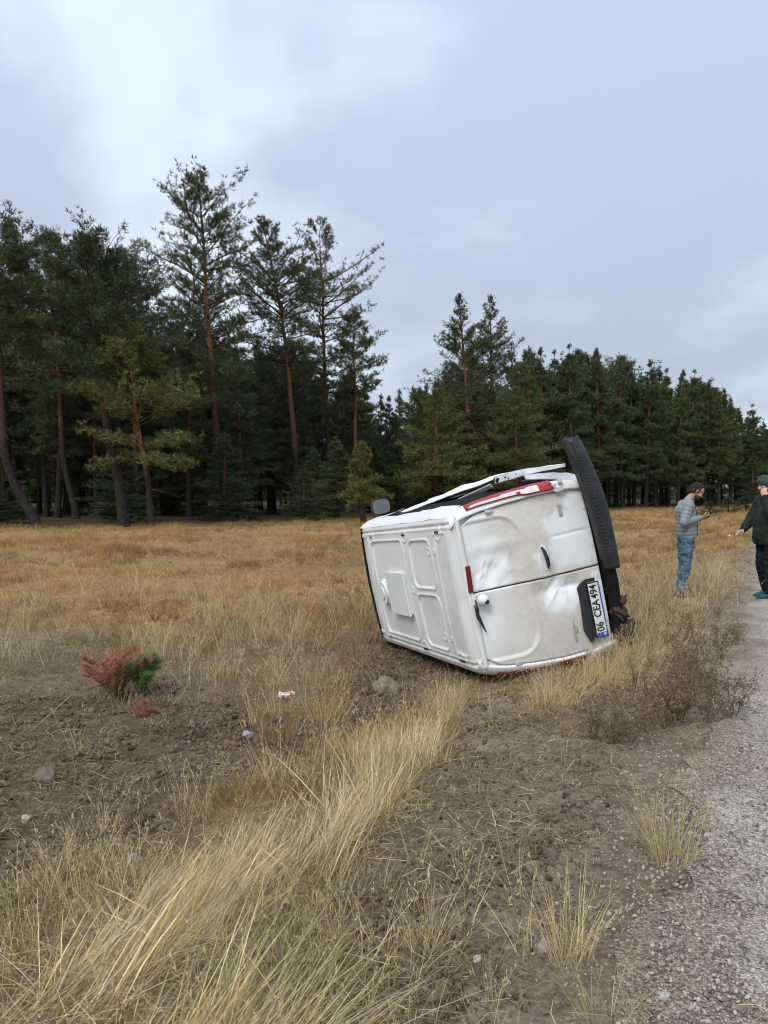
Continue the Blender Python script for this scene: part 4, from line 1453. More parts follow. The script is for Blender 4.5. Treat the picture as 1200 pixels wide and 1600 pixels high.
def rear_doors():
    for sgn in (1, -1):
        nx, nz = 84, 130
        z = np.concatenate([np.linspace(0.515, 1.775, nz)])
        u = np.linspace(0, 1, nx)
        U, Zg = np.meshgrid(u, z, indexing='ij')
        xe = half_w(Zg) - 0.115 - 0.05 * sstep(1.62, 1.78, Zg) + 0.03 * sstep(0.85, 0.6, Zg)
        xi = 0.004
        X = sgn * (xi + U * (xe - xi))
        Yv = door_surface(X, Zg, sgn)
        # the skin rolls in at its edges
        e = np.minimum(np.minimum(U * xe, (1 - U) * xe), np.minimum(Zg - 0.515, 1.775 - Zg))
        Yv = Yv + 0.014 * sstep(0.006, 0.0, e)
        V = np.stack([X, Yv, Zg], -1).reshape(-1, 3)
        F = grid_faces(nx, nz)
        if sgn > 0:
            F = F[:, ::-1]
        me = mesh_np('rear_door', V, F, M_PAINT, True)
        dirt_attr(me, dust_fn)
        o = link('rear_door', me, van)
        tag(o, 'dusty rear door with the black handle, uppermost' if sgn > 0 else 'dusty rear door with the number plate, lowermost')
        so = o.modifiers.new('thickness', 'SOLIDIFY'); so.thickness = 0.03; so.offset = -1
        if sgn > 0:
            right = o
        else:
            left = o
    # tail header over the doors
    P = []
    for q in np.linspace(-1, 1, 31):
        x = 0.70 * q
        c = 0.030 * (1 - (x / 0.74) ** 2)
        P.append([(x, float(rear_y(1.775)) + 0.035, 1.770), (x, float(rear_y(1.785)) + 0.000, 1.783), (x, float(rear_y(1.80)) - 0.002, 1.80 + c * 0.5), (x, 0.152, 1.812 + c), (x, 0.157, 1.8165 + c)])
    b = MB(); b.grid(P)
    me = b.mesh('roof_header', M_PAINT, True); dirt_attr(me, lambda v: v[:, 0] * 0 + 0.2)
    link('roof_header', me, van)
    # dark box added to give the door gaps the load space's shade
    MB().box((0, 0.48, 1.12), (1.30, 0.40, 1.26)).build('door_gap_shade', M_DARK, van)
    return right, left


door_r, door_l = rear_doors()


def on_door(x, z, sgn, lift=0.0):
    return (x, float(door_surface(np.array(x), np.array(z), sgn)) - lift, z)


def rear_fittings():
    # handle in its scoop, on the upper door
    b = MB()
    P = [on_door(0.19 + 0.125 * math.cos(a), 1.068 + 0.042 * math.sin(a), 1, 0.002) for a in np.linspace(0, 2 * math.pi, 25)[:-1]]
    b.prism(P, (0, -0.006, 0))
    h = b.build('door_handle', M_SEALW, door_r)
    hb = MB()
    hb.tube([on_door(0.29, 1.083, 1, 0.008), on_door(0.25, 1.072, 1, 0.030), on_door(0.19, 1.062, 1, 0.036), on_door(0.12, 1.055, 1, 0.030), on_door(0.085, 1.055, 1, 0.008)], [0.014, 0.027, 0.032, 0.030, 0.014], 10, True, 0.55)
    hb.build('handle_grip', M_BLACK, h, True)
    # high brake light, its lower half broken off and hanging
    def strip(x0, x1, z0, z1, dz=0.0):
        return [(x0, float(rear_y(z0)) - 0.010, z0 + dz), (x1, float(rear_y(z0)) - 0.010, z0), (x1, float(rear_y(z1)) - 0.004, z1), (x0, float(rear_y(z1)) - 0.004, z1 + dz)]
    MB().prism(strip(0.012, 0.262, 1.772, 1.812, 0.018), (0, -0.014, 0)).build('brake_light', M_DRED, van, False, 0.003)
    MB().prism(strip(-0.11, -0.012, 1.776, 1.808), (0, -0.010, 0)).build('broken_lamp_housing', M_SEALW, van, False, 0.003)
    b = MB()
    b.prism([(-0.10, 0.120, 1.815), (-0.16, 0.118, 1.795), (-0.37, 0.112, 1.752), (-0.33, 0.112, 1.775), (-0.22, 0.116, 1.818)], (0, -0.018, 0))
    b.tube([(-0.06, 0.125, 1.79), (-0.10, 0.10, 1.80), (-0.16, 0.10, 1.79), (-0.21, 0.10, 1.80)], 0.008, 6)
    tag(b.build('broken_brake_light', M_BLACK, van), 'broken black half of the brake light hanging off')
    # round camera dome beside it
    b = MB()
    rings = []
    for k in range(7):
        a = k / 6 * math.pi / 2
        rings.append([(-0.075 + 0.058 * math.cos(a) * math.cos(t), 0.118 - 0.060 * math.sin(a), 1.718 + 0.058 * math.cos(a) * math.sin(t)) for t in np.linspace(0, 2 * math.pi, 21)])
    b.grid(rings)
    dome = b.build('camera_dome', M_SEALW, van, True)
    P = [(-0.092 + 0.022 * math.cos(t), 0.0595, 1.705 + 0.022 * math.sin(t)) for t in np.linspace(0, 2 * math.pi, 15)[:-1]]
    MB().prism(P, (0, 0.012, 0)).build('camera_lens', M_BLACK, dome)
    # tail lights wrapped round the corners
    for sgn in (1, -1):
        zz = np.linspace(0.84, 1.70, 24)
        inn, out = [], []
        Pg, Pr = [], []
        for z in zz:
            w = float(half_w(z)); y = float(rear_y(z))
            t = (z - 0.84) / 0.86
            wi = 0.090 - 0.022 * sstep(0.30, 0.42, t) - 0.024 * t ** 2
            row = []
            for q in np.linspace(0, 1, 7):
                ins = wi * (1 - q) + 0.012 * q
                # follows the rounded corner, standing proud of it
                yo = np.interp(ins, [0.012, 0.035, 0.085, 0.13], [0.075, 0.030, 0.006, 0.010]) - 0.016
                row.append((sgn * (w - ins + 0.012 * q), y + yo, z))
            Pg.append(row)
        b = MB(); b.grid(Pg)
        lo = b.build('tail_light', M_RED if sgn > 0 else M_DRED, van, True)
        tag(lo, 'cracked tail light on the upper corner' if sgn > 0 else 'tail light pressed to the ground')
        so = lo.modifiers.new('thickness', 'SOLIDIFY'); so.thickness = 0.012; so.offset = 0
        if sgn > 0:
            Pi = [[(p[0], p[1] - 0.0105, p[2]) for p in r[1:6]] for r in Pg[4:23]]
            MB().grid(Pi).build('clear_lens', M_PINK, lo, True)
            Pi = [[(p[0], p[1] - 0.016, p[2]) for p in r[1:4]] for r in Pg[9:11]]
            MB().grid(Pi).build('red_lens', M_RED, lo, True)
        # broken bulb carrier at the foot, latch near the top
        b = MB()
        for k in range(9):
            z = random.uniform(0.74, 0.83)
            w = float(half_w(z))
            b.box((sgn * (w - random.uniform(0.03, 0.11)), 0.01 + random.uniform(-0.02, 0.02), z), (random.uniform(0.015, 0.05),) * 3, Euler((random.random() * 3, random.random() * 3, 0)).to_matrix())
        b.build('lamp_socket', M_GREYW, van)
        b = MB(); b.box((sgn * (float(half_w(1.50)) - 0.125), float(rear_y(1.5)) + 0.002, 1.50), (0.022, 0.022, 0.075)); b.box((sgn * (float(half_w(1.50)) - 0.135), float(rear_y(1.5)) - 0.004, 1.50), (0.014, 0.016, 0.04))
        b.build('door_hinge', M_GREYW, van, False, 0.003)
    # number plate; a black panel stands for the recess's shadowed wall
    b = MB()
    P = [(-0.125, 0.74), (-0.105, 0.70), (-0.105, 0.60), (-0.135, 0.60), (-0.135, 0.703), (-0.672, 0.703), (-0.672, 0.715), (-0.705, 0.735), (-0.70, 0.758), (-0.57, 0.812), (-0.17, 0.795)]
    b.prism([(x, -0.012, z) for x, z in P], (0, 0.03, 0))
    b.build('plate_recess_shade', M_BLACK, door_l)
    pl = MB(); pl.box((-0.41, -0.020, 0.640), (0.535, 0.016, 0.128))
    fr = pl.build('plate_frame', M_BLACK, door_l)
    MB().box((-0.41, -0.030, 0.645), (0.515, 0.006, 0.106)).build('number_plate', M_PLATE, fr)
    MB().box((-0.646, -0.0345, 0.645), (0.042, 0.005, 0.106)).build('plate_band', M_BLUE, fr)
    MB().box((-0.41, -0.0300, 0.5835), (0.50, 0.006, 0.010)).build('frame_strip', M_BLUE, fr)

    def text(body, x, z, size, mat, sx=1.0):
        cu = bpy.data.curves.new('plate_text', 'FONT')
        cu.body = body; cu.size = size; cu.extrude = 0.0012; cu.offset = 0.0016
        cu.align_x = 'LEFT'; cu.align_y = 'CENTER'
        to = bpy.data.objects.new('tmp', cu); C.objects.link(to)
        dg = bpy.context.evaluated_depsgraph_get(); dg.update()
        me = bpy.data.meshes.new_from_object(to.evaluated_get(dg))
        C.objects.unlink(to); bpy.data.objects.remove(to)
        me.transform(Matrix(((sx, 0, 0, x), (0, 0, -1, -0.0345), (0, 1, 0, z), (0, 0, 0, 1))))
        me.materials.clear(); me.materials.append(mat)
        o = link('plate_text', me, fr)
        return o
    text('06', -0.615, 0.648, 0.112, M_INK, 0.80)
    text('CEA', -0.478, 0.648, 0.112, M_INK, 0.80)
    text('494', -0.298, 0.648, 0.112, M_INK, 0.80)
    tx = text('TR', -0.6615, 0.615, 0.026, M_PLATE)
    tx.location.y -= 0.004
    # weathered emblems, unreadable
    MB().box((0.585, float(door_surface(np.array(0.585), np.array(0.80), 1)) - 0.003, 0.80), (0.115, 0.006, 0.040)).build('badge', M_BADGE, door_r, False, 0.002)
    b = MB(); b.box((-0.55, float(door_surface(np.array(-0.55), np.array(0.905), -1)) - 0.003, 0.905), (0.20, 0.006, 0.020)); b.box((-0.54, float(door_surface(np.array(-0.54), np.array(0.885), -1)) - 0.003, 0.882), (0.07, 0.006, 0.024))
    b.build('badge', M_BADGE, door_l, False, 0.002)


rear_fittings()


def sheet(name, edge_a, edge_b, mat, thick=0.02, nu=40, parent=None, wrinkle=0.0, dirt=0.15, label=None, mid=0.0):
    """a bent sheet of metal between two polylines in van coordinates"""
    def samp(E, n):
        E = np.array(E, float)
        t = np.concatenate([[0], np.cumsum(np.linalg.norm(np.diff(E, axis=0), axis=1))]); t /= t[-1]
        q = np.linspace(0, 1, n)
        r = np.stack([np.interp(q, t, E[:, k]) for k in range(3)], -1)
        s = r.copy()
        for _ in range(2):
            s[1:-1] = (s[:-2] + 2 * s[1:-1] + s[2:]) / 4
        return s
    A, B = samp(edge_a, nu), samp(edge_b, nu)
    w = np.linspace(0, 1, 10)
    P = A[:, None, :] * (1 - w)[None, :, None] + B[:, None, :] * w[None, :, None]
    P[..., 0] += mid * np.sin(w * math.pi)[None, :]
    P[..., 0] += wrinkle * (fbm(P[..., 1] * 5, P[..., 2] * 5, 0, 171, 3) - 0.5)
    me = mesh_np(name, P.reshape(-1, 3), grid_faces(nu, 10), mat, True)
    dirt_attr(me, lambda v: dirt + 0.5 * (fbm(v[:, 0] * 4, v[:, 1] * 4, v[:, 2] * 4, 175, 3) - 0.45))
    o = link(name, me, parent or van)
    so = o.modifiers.new('thickness', 'SOLIDIFY'); so.thickness = thick; so.offset = 0
    if label:
        o['label'] = label
    return o


def wreckage():
    # sliding door sprung out of the upper flank: its long edge climbs from the mirror to above the tail light
    edge_roof = [(0.775, 3.25, 1.70), (0.83, 2.7, 1.54), (0.885, 2.2, 1.385), (0.945, 1.85, 1.25), (0.995, 1.6, 1.13), (1.02, 1.3, 0.98), (1.035, 1.08, 0.88)]
    edge_sill = [(0.90, 3.25, 0.60), (0.93, 2.7, 0.52), (0.95, 2.2, 0.46), (0.97, 1.8, 0.42), (1.0, 1.5, 0.36), (1.01, 1.1, 0.30), (1.015, 0.72, 0.22)]
    d = sheet('sliding_door', edge_roof, edge_sill, M_PAINT, 0.018, 44, None, 0.05, 0.18, 'sprung sliding door standing proud of the upper flank', 0.02)
    # folded rim of the door along that edge
    er = np.array(edge_roof)
    lip = er.copy(); lip[:, 0] -= np.array([0.01, 0.015, 0.03, 0.05, 0.055, 0.05, 0.03]); lip[:, 2] += np.array([0.03, 0.05, 0.06, 0.05, 0.05, 0.04, 0.03])
    sheet('door_rim', er, lip, M_PAINT, 0.012, 40, d, 0.02, 0.1)
    # rear edge of the door with its latch plate
    e2 = [(1.035, 1.08, 0.88), (1.05, 0.95, 0.75), (1.05, 0.80, 0.62), (1.03, 0.72, 0.45), (1.0, 0.70, 0.24)]
    l2 = [(0.955, 1.06, 0.90), (0.965, 0.93, 0.78), (0.985, 0.78, 0.66), (0.99, 0.70, 0.47), (0.985, 0.68, 0.25)]
    sheet('latch_plate', e2, l2, M_GREYW, 0.012, 24, d, 0.02, 0.1)
    for (x, y, z, r) in ((0.985, 1.045, 0.875, 0.030), (1.005, 0.985, 0.815, 0.010), (0.985, 0.955, 0.79, 0.010), (1.01, 0.90, 0.72, 0.014)):
        P = [(x + r * math.cos(a), y - 0.012, z + r * math.sin(a)) for a in np.linspace(0, 2 * math.pi, 13)[:-1]]
        MB().prism(P, (0, -0.006, 0)).build('latch_hole', M_BLACK, d)
    # lower rail lying on the flank, front end torn
    edge = [(0.80, 2.75, 1.62), (0.815, 2.3, 1.42), (0.835, 1.85, 1.26), (0.875, 1.55, 1.15), (0.93, 1.3, 1.03), (0.97, 1.12, 0.93)]
    low = [(0.785, 2.75, 1.585), (0.79, 2.3, 1.375), (0.80, 1.85, 1.205), (0.835, 1.55, 1.09), (0.885, 1.3, 0.98), (0.93, 1.12, 0.90)]
    sheet('door_rail', edge, low, M_GREYW, 0.014, 40, None, 0.02, 0.1)
    # wheel-arch edge of the flank, bent up
    e3 = [(0.975, 0.55, 0.82), (0.965, 0.50, 0.70), (0.945, 0.46, 0.55), (0.915, 0.43, 0.40), (0.87, 0.40, 0.29)]
    l3 = [(0.93, 0.52, 0.82), (0.905, 0.46, 0.70), (0.865, 0.42, 0.56), (0.815, 0.39, 0.42), (0.765, 0.34, 0.33)]
    sheet('arch_panel', e3, l3, M_GREYW, 0.03, 26, None, 0.03, 0.2)
    e4 = [(0.93, 0.54, 0.86), (0.905, 0.47, 0.70), (0.865, 0.43, 0.56), (0.815, 0.40, 0.42), (0.765, 0.35, 0.33)]
    l4 = [(0.80, 0.60, 0.86), (0.80, 0.52, 0.70), (0.79, 0.48, 0.56), (0.76, 0.45, 0.42), (0.73, 0.38, 0.33)]
    sheet('arch_liner', e4, l4, M_BLACK, 0.015, 20, None, 0.06, 0.2)
    # dark sheet standing for the shade in the hollow under the sprung door
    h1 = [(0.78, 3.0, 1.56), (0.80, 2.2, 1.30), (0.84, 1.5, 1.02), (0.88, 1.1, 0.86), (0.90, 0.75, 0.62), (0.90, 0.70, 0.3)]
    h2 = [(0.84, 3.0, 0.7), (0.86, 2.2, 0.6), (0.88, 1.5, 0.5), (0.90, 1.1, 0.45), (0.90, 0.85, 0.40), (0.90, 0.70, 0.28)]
    sheet('door_hollow_shade', h1, h2, M_DARK, 0.01, 30, None, 0.0, 0.0)
    # door mirror sticking up at the front
    b = MB()
    P = []
    for q, (sx, sz) in zip((0, 0.25, 0.7, 1.0), ((0.7, 0.6), (1, 1), (0.95, 0.9), (0.5, 0.5))):
        y = 3.56 + 0.13 * q
        ring = []
        for a in np.linspace(0, 2 * math.pi, 17):
            c, s_ = math.cos(a), math.sin(a)
            ring.append((0.965 + 0.108 * sx * math.copysign(abs(c) ** 0.6, c), y, 1.425 + 0.140 * sz * math.copysign(abs(s_) ** 0.6, s_)))
        P.append(ring)
    b.grid(P)
    b.add(P[0][:-1], [tuple(range(16))]); b.add(P[-1][:-1], [tuple(range(16))])
    mir = b.build('door_mirror', M_BLACK, van, True)
    ring = [(0.965 + 0.096 * math.copysign(abs(math.cos(a)) ** 0.6, math.cos(a)), 3.552, 1.425 + 0.122 * math.copysign(abs(math.sin(a)) ** 0.6, math.sin(a))) for a in np.linspace(0, 2 * math.pi, 17)[:-1]]
    MB().prism(ring, (0, 0.012, 0)).build('mirror_glass', plain('mirror_glass', (0.10, 0.105, 0.115), 0.12, 0.6, 0.1, 3), mir)
    MB().tube([(0.84, 3.66, 1.32), (0.90, 3.64, 1.35), (0.95, 3.62, 1.40)], [0.05, 0.045, 0.04], 10).build('mirror_arm', M_BLACK, mir, True)
    MB().add([(0.885, 3.35, 1.16), (0.862, 3.35, 1.50), (0.80, 3.86, 1.44), (0.87, 4.15, 1.16)], [(0, 1, 2, 3)]).build('side_window', M_GLASS, van)
    MB().add([(-0.885, 3.35, 1.16), (-0.862, 3.35, 1.50), (-0.80, 3.86, 1.44), (-0.87, 4.15, 1.16)], [(0, 1, 2, 3)]).build('side_window', M_GLASS, van)
    # floor pan
    b = MB(); b.box((0, 2.55, 0.36), (1.50, 4.7, 0.16)); b.box((0, 2.4, 0.26), (0.5, 3.0, 0.14)); b.box((0, 0.24, 0.44), (1.52, 0.24, 0.22))
    b.tube([(-0.3, 0.25, 0.27), (-0.3, 1.4, 0.27), (-0.2, 2.6, 0.24)], 0.04, 10)
    b.build('underbody', M_DARK, van)
    for x in (0.76, -0.76):
        for y in (0.98, 4.25):
            b = MB()
            prof = [(-0.10, 0.20), (-0.105, 0.29), (-0.085, 0.325), (0.085, 0.325), (0.105, 0.29), (0.10, 0.20)]
            b.grid([[(x + px_, y + r_ * math.cos(a), 0.36 + r_ * math.sin(a)) for px_, r_ in prof] for a in np.linspace(0, 2 * math.pi, 37)])
            for k in range(36):
                a = 2 * math.pi * k / 36
                b.box((x, y + 0.328 * math.cos(a), 0.36 + 0.328 * math.sin(a)), (0.17, 0.014, 0.032), Euler((a, 0, 0)).to_matrix())
            w = b.build('wheel', M_RUBBER, van)
            sg = 1 if x > 0 else -1
            b = MB()
            b.grid([[(x + sg * px_, y + r_ * math.cos(a), 0.36 + r_ * math.sin(a)) for px_, r_ in ((0.09, 0.20), (0.07, 0.19), (0.03, 0.15), (0.06, 0.08), (0.075, 0.04), (0.075, 0.001))] for a in np.linspace(0, 2 * math.pi, 31)])
            b.build('rim', M_STEEL, w, True)
    # rear bumper, torn loose and standing up past the roofline
    spine = [(1.235, 0.55, -0.05), (1.10, 0.55, -0.11), (0.90, 0.52, -0.145), (0.67, 0.485, -0.16), (0.40, 0.46, -0.155), (0.15, 0.445, -0.14), (-0.05, 0.43, -0.12)]
    spine = [Vector((a, c_, b_)) for a, b_, c_ in spine]       # x, y, z
    sec = [(-0.086, 0.10), (-0.090, 0.02), (-0.074, -0.018), (-0.040, -0.030), (-0.031, -0.020), (0.026, -0.030), (0.062, -0.020), (0.082, 0.02), (0.084, 0.12)]
    P = []
    n = 44
    for i in range(n):
        t = i / (n - 1) * (len(spine) - 1); k = min(int(t), len(spine) - 2)
        p = spine[k].lerp(spine[k + 1], t - k)
        kk = float(np.interp(i / (n - 1), [0, 0.25, 0.55, 0.85, 1], [0.80, 0.88, 0.92, 0.80, 0.66]))
        if i == 0: kk *= 0.86
        P.append([(p.x + (0.02 if (i == 0 and j % 2) else 0), p.y + dy, p.z - dz * kk) for j, (dz, dy) in enumerate(sec)])
    b = MB(); b.grid(P)
    bp = b.build('rear_bumper', M_BUMPER, van, True)
    tag(bp, 'black rear bumper torn loose and standing upright')
    so = bp.modifiers.new('thickness', 'SOLIDIFY'); so.thickness = 0.008; so.offset = 1
    for i in range(2, 41):
        p0 = Vector(P[i][2]); p1 = Vector(P[i][4])
        MB().box(((p0 + p1) / 2 + Vector((0, -0.006, 0))), (0.013, 0.026, 0.052)).build('bumper_rib', M_BUMPER, bp, False, 0.003)
    # slots at the free end
    for dz in (-0.045, 0.02):
        MB().box((1.185, -0.073, 0.55 + dz), (0.075, 0.012, 0.018), Euler((0, 0, -0.35)).to_matrix()).build('bumper_slot', M_DARK, bp)
    # bumper beam left on the body, caked with mud
    b = MB(); b.tube([(0.75, 0.02, 0.44), (0.3, -0.02, 0.43), (-0.2, -0.03, 0.43), (-0.74, 0.02, 0.44)], [0.055, 0.06, 0.065, 0.06], 8)
    b.build('bumper_beam', M_DARK, van)
    for k in range(16):
        x = random.uniform(-0.80, -0.25)
        r_ = random.uniform(0.05, 0.10)
        me = lump_mesh('mud_lump', 600 + k % 5, M_MUD, (0.1, 0.07, 0.05), 0.9, 2, 1.3)
        o = link('mud_lump', me, van)
        o.location = (x, random.uniform(-0.05, 0.08), 0.40 + random.uniform(-0.045, 0.035)); o.scale = (r_ * 2.6, r_ * 1.6, r_ * 1.5); o.rotation_euler = (random.random() * 6, random.random() * 6, 0)


wreckage()


# ------------------------------------------------------------------ people
def capsule(mb, p0, r0, p1, r1, n=12, flat=None):
    p0, p1 = Vector(p0), Vector(p1)
    d = (p1 - p0)
    ax = d.normalized() if d.length > 1e-6 else Vector((0, 0, 1))
    u = ax.orthogonal().normalized(); w = ax.cross(u)
    rings = []
    for k in range(1, 5):
        a = -math.pi / 2 + k / 4 * math.pi / 2
        rings.append((p0 + ax * r0 * math.sin(a), r0 * math.cos(a)))
    for k in range(0, 4):
        a = k / 4 * math.pi / 2
        rings.append((p1 + ax * r1 * math.sin(a), r1 * math.cos(a)))
    vs = [p0 - ax * r0]
    for c, r in rings:
        vs += [c + r * (math.cos(2 * math.pi * j / n) * u + math.sin(2 * math.pi * j / n) * w) for j in range(n)]
    vs.append(p1 + ax * r1)
    if flat:
        c, axis, f = flat
        c = Vector(c); axis = Vector(axis).normalized()
        vs = [v - axis * ((v - c).dot(axis)) * (1 - f) for v in vs]
    m = len(rings)
    fs = [(0, 1 + (j + 1) % n, 1 + j) for j in range(n)]
    for i in range(m - 1):
        for j in range(n):
            a, b = 1 + i * n + j, 1 + i * n + (j + 1) % n
            fs.append((a, b, b + n, a + n))
    e_ = len(vs) - 1
    fs += [(e_, 1 + (m - 1) * n + j, 1 + (m - 1) * n + (j + 1) % n) for j in range(n)]
    mb.add(vs, fs)


def blob(name, caps, mat, parent, voxel=0.008, smooth=4, post=None):
    """one continuous surface round a set of tapering limbs"""
    mb = MB()
    for c in caps:
        capsule(mb, *c[:4], flat=c[4] if len(c) > 4 else None)
    me = mb.mesh(name + '_raw', None)
    o = bpy.data.objects.new('tmp', me); C.objects.link(o)
    r = o.modifiers.new('r', 'REMESH'); r.mode = 'VOXEL'; r.voxel_size = voxel
    if smooth:
        sm = o.modifiers.new('s', 'SMOOTH'); sm.iterations = smooth; sm.factor = 0.5
    dg = bpy.context.evaluated_depsgraph_get(); dg.update()
    me2 = bpy.data.meshes.new_from_object(o.evaluated_get(dg))
    C.objects.unlink(o); bpy.data.objects.remove(o)
    me2.name = name
    n = len(me2.vertices)
    if post is not None:
        V = np.empty(n * 3, np.float32); me2.vertices.foreach_get('co', V); V = V.reshape(-1, 3).astype(float)
        N = np.empty(n * 3, np.float32); me2.vertex_normals.foreach_get('vector', N); N = N.reshape(-1, 3).astype(float)
        me2.vertices.foreach_set('co', post(V, N, caps).astype(np.float32).ravel())
    me2.polygons.foreach_set('use_smooth', np.ones(len(me2.polygons), bool))
    me2.materials.clear(); me2.materials.append(mat)
    return link(name, me2, parent)


def axial(V, caps):
    """distance along the nearest limb for each vertex"""
    best = np.full(len(V), 1e9); out = np.zeros(len(V)); which = np.zeros(len(V), int)
    for i, c in enumerate(caps):
        a, b = np.array(c[0], float), np.array(c[2], float)
        e_ = b - a; L2 = e_ @ e_ + 1e-9
        t = np.clip(((V - a) @ e_) / L2, 0, 1)
        d = np.linalg.norm(V - a - t[:, None] * e_, axis=1) - (c[1] + (c[3] - c[1]) * t)
        k = d < best
        best[k] = d[k]; out[k] = (t * math.sqrt(L2))[k]; which[k] = i
    return out, which


def quilt(step, depth):
    def f(V, N, caps):
        s, w = axial(V, caps)
        arm = np.array([abs(c[0][1]) > 0.16 or abs(c[2][1]) > 0.19 for c in caps])[w]
        h = np.where(arm, s, V[:, 2] - 0.12 * V[:, 0])
        b = np.abs(np.sin(h / step * math.pi)) ** 0.55
        n = fbm(V[:, 0] * 22, V[:, 1] * 22, V[:, 2] * 22, 9, 2) - 0.5
        return V + N * (depth * (b - 0.7) + 0.006 * n)[:, None]
    return f


def folds(amp, seed, sx=9.0, sz=16.0):
    def f(V, N, caps):
        n = np.abs(fbm(V[:, 0] * sx + V[:, 2] * 5, V[:, 1] * sx, V[:, 2] * sz, seed, 3) - 0.5)
        return V + N * (amp * (0.12 - n) * 4)[:, None]
    return f


def hand(wrist, d, up, side, curl=0.6, scale=1.0, spread=0.25):
    """capsules of a hand: d points along the palm, up is the back of the hand, side = +1 thumb on the left of d seen from above"""
    w, d, up = Vector(wrist), Vector(d).normalized(), Vector(up)
    up = (up - d * up.dot(d)).normalized()
    lat = up.cross(d) * side                    # towards the thumb
    k = scale
    caps = []
    for q in (-0.030, -0.010, 0.010, 0.028):
        caps.append((w + lat * q * 0.6 * k, 0.0175 * k, w + d * 0.085 * k + lat * q * k, 0.0125 * k))
    caps.append((w - d * 0.03, 0.024 * k, w + d * 0.015 * k, 0.023 * k))
    for q, L in ((0.030, 0.072), (0.010, 0.080), (-0.010, 0.074), (-0.029, 0.058)):
        b = w + d * 0.088 * k + lat * q * k
        dv = (d + lat * q * 3 * spread)
        a = curl
        d1 = (dv * math.cos(a * 0.55) - up * math.sin(a * 0.55)).normalized()
        d2 = (dv * math.cos(a * 1.25) - up * math.sin(a * 1.25)).normalized()
        d3 = (dv * math.cos(a * 1.8) - up * math.sin(a * 1.8)).normalized()
        p1 = b + d1 * L * 0.45 * k; p2 = p1 + d2 * L * 0.32 * k; p3 = p2 + d3 * L * 0.23 * k
        caps += [(b, 0.0105 * k, p1, 0.0095 * k), (p1, 0.0095 * k, p2, 0.0088 * k), (p2, 0.0088 * k, p3, 0.0078 * k)]
    t0 = w + d * 0.028 * k + lat * 0.028 * k
    t1 = t0 + (d * 0.6 + lat * 0.75 - up * 0.3).normalized() * 0.042 * k
    t2 = t1 + (d * 0.9 + lat * 0.15 - up * 0.35).normalized() * 0.034 * k
    caps += [(t0, 0.0145 * k, t1, 0.0118 * k), (t1, 0.0118 * k, t2, 0.0092 * k)]
    return caps


def head_caps(c, tilt, turn=0.0):
    Rm = Matrix.Rotation(turn, 3, 'Z') @ Matrix.Rotation(tilt, 3, 'Y')
    c = Vector(c)
    T = lambda x, y, z: c + Rm @ Vector((x, y, z))
    H = [(T(-0.025, 0, 0.030), 0.088, T(0.012, 0, 0.028), 0.084), (T(-0.05, 0, 0.0), 0.070, T(-0.03, 0, 0.02), 0.08), (T(0.035, 0, -0.035), 0.060, T(0.030, 0, 0.02), 0.070),
         (T(0.030, 0.025, -0.085), 0.036, T(0.062, 0.008, -0.098), 0.026), (T(0.030, -0.025, -0.085), 0.036, T(0.062, -0.008, -0.098), 0.026),
         (T(0.092, 0, 0.005), 0.009, T(0.116, 0, -0.038), 0.014), (T(0.100, 0.010, -0.042), 0.008, T(0.100, -0.010, -0.042), 0.008),
         (T(0.078, 0.038, 0.012), 0.014, T(0.086, 0.012, 0.014), 0.013), (T(0.078, -0.038, 0.012), 0.014, T(0.086, -0.012, 0.014), 0.013),
         (T(0.084, 0.016, -0.066), 0.010, T(0.084, -0.016, -0.066), 0.010), (T(0.070, 0.045, -0.025), 0.022, T(0.062, 0.042, -0.04), 0.022), (T(0.070, -0.045, -0.025), 0.022, T(0.062, -0.042, -0.04), 0.022),
         (T(-0.012, 0.078, 0.005), 0.018, T(-0.016, 0.080, -0.025), 0.013), (T(-0.012, -0.078, 0.005), 0.018, T(-0.016, -0.080, -0.025), 0.013)]
    return H, T


M_SKIN = plain('skin', (0.42, 0.235, 0.165), 0.55, 0.35, 0.10, 30)
M_SKIN2 = plain('skin_pale', (0.52, 0.32, 0.25), 0.55, 0.35, 0.10, 30)
M_HAIR = plain('dark_hair', (0.016, 0.013, 0.011), 0.75, 0.3, 0.5, 60, 0.6)
M_BEARD = plain('stubble', (0.10, 0.066, 0.052), 0.85, 0.2, 0.4, 60)
M_JACKET = plain('grey_padded_fabric', (0.215, 0.232, 0.252), 0.55, 0.4, 0.18, 14)
M_JEANS = plain('blue_denim', (0.080, 0.135, 0.205), 0.9, 0.15, 0.40, 9, 0.3)
M_PARKA = plain('dark_olive_fabric', (0.020, 0.026, 0.020), 0.85, 0.2, 0.35, 10, 0.3)
M_HOOD = plain('grey_green_fabric', (0.055, 0.072, 0.055), 0.9, 0.15, 0.3, 20, 0.3)
M_TROUSER = plain('dark_trousers', (0.013, 0.014, 0.020), 0.9, 0.15, 0.4, 9, 0.3)
M_SHOE = plain('brown_shoe', (0.06, 0.045, 0.038), 0.6, 0.3, 0.3, 12)
M_TEAL = plain('teal_shoe', (0.010, 0.075, 0.080), 0.6, 0.3, 0.3, 12)
M_SOLE = plain('shoe_sole', (0.03, 0.03, 0.03), 0.8, 0.2, 0.3, 12)
M_EYE = plain('eye', (0.02, 0.015, 0.012), 0.2, 0.5, 0.2, 12)
M_PHONE = plain('phone_case', (0.015, 0.015, 0.017), 0.25, 0.5, 0.2, 12)


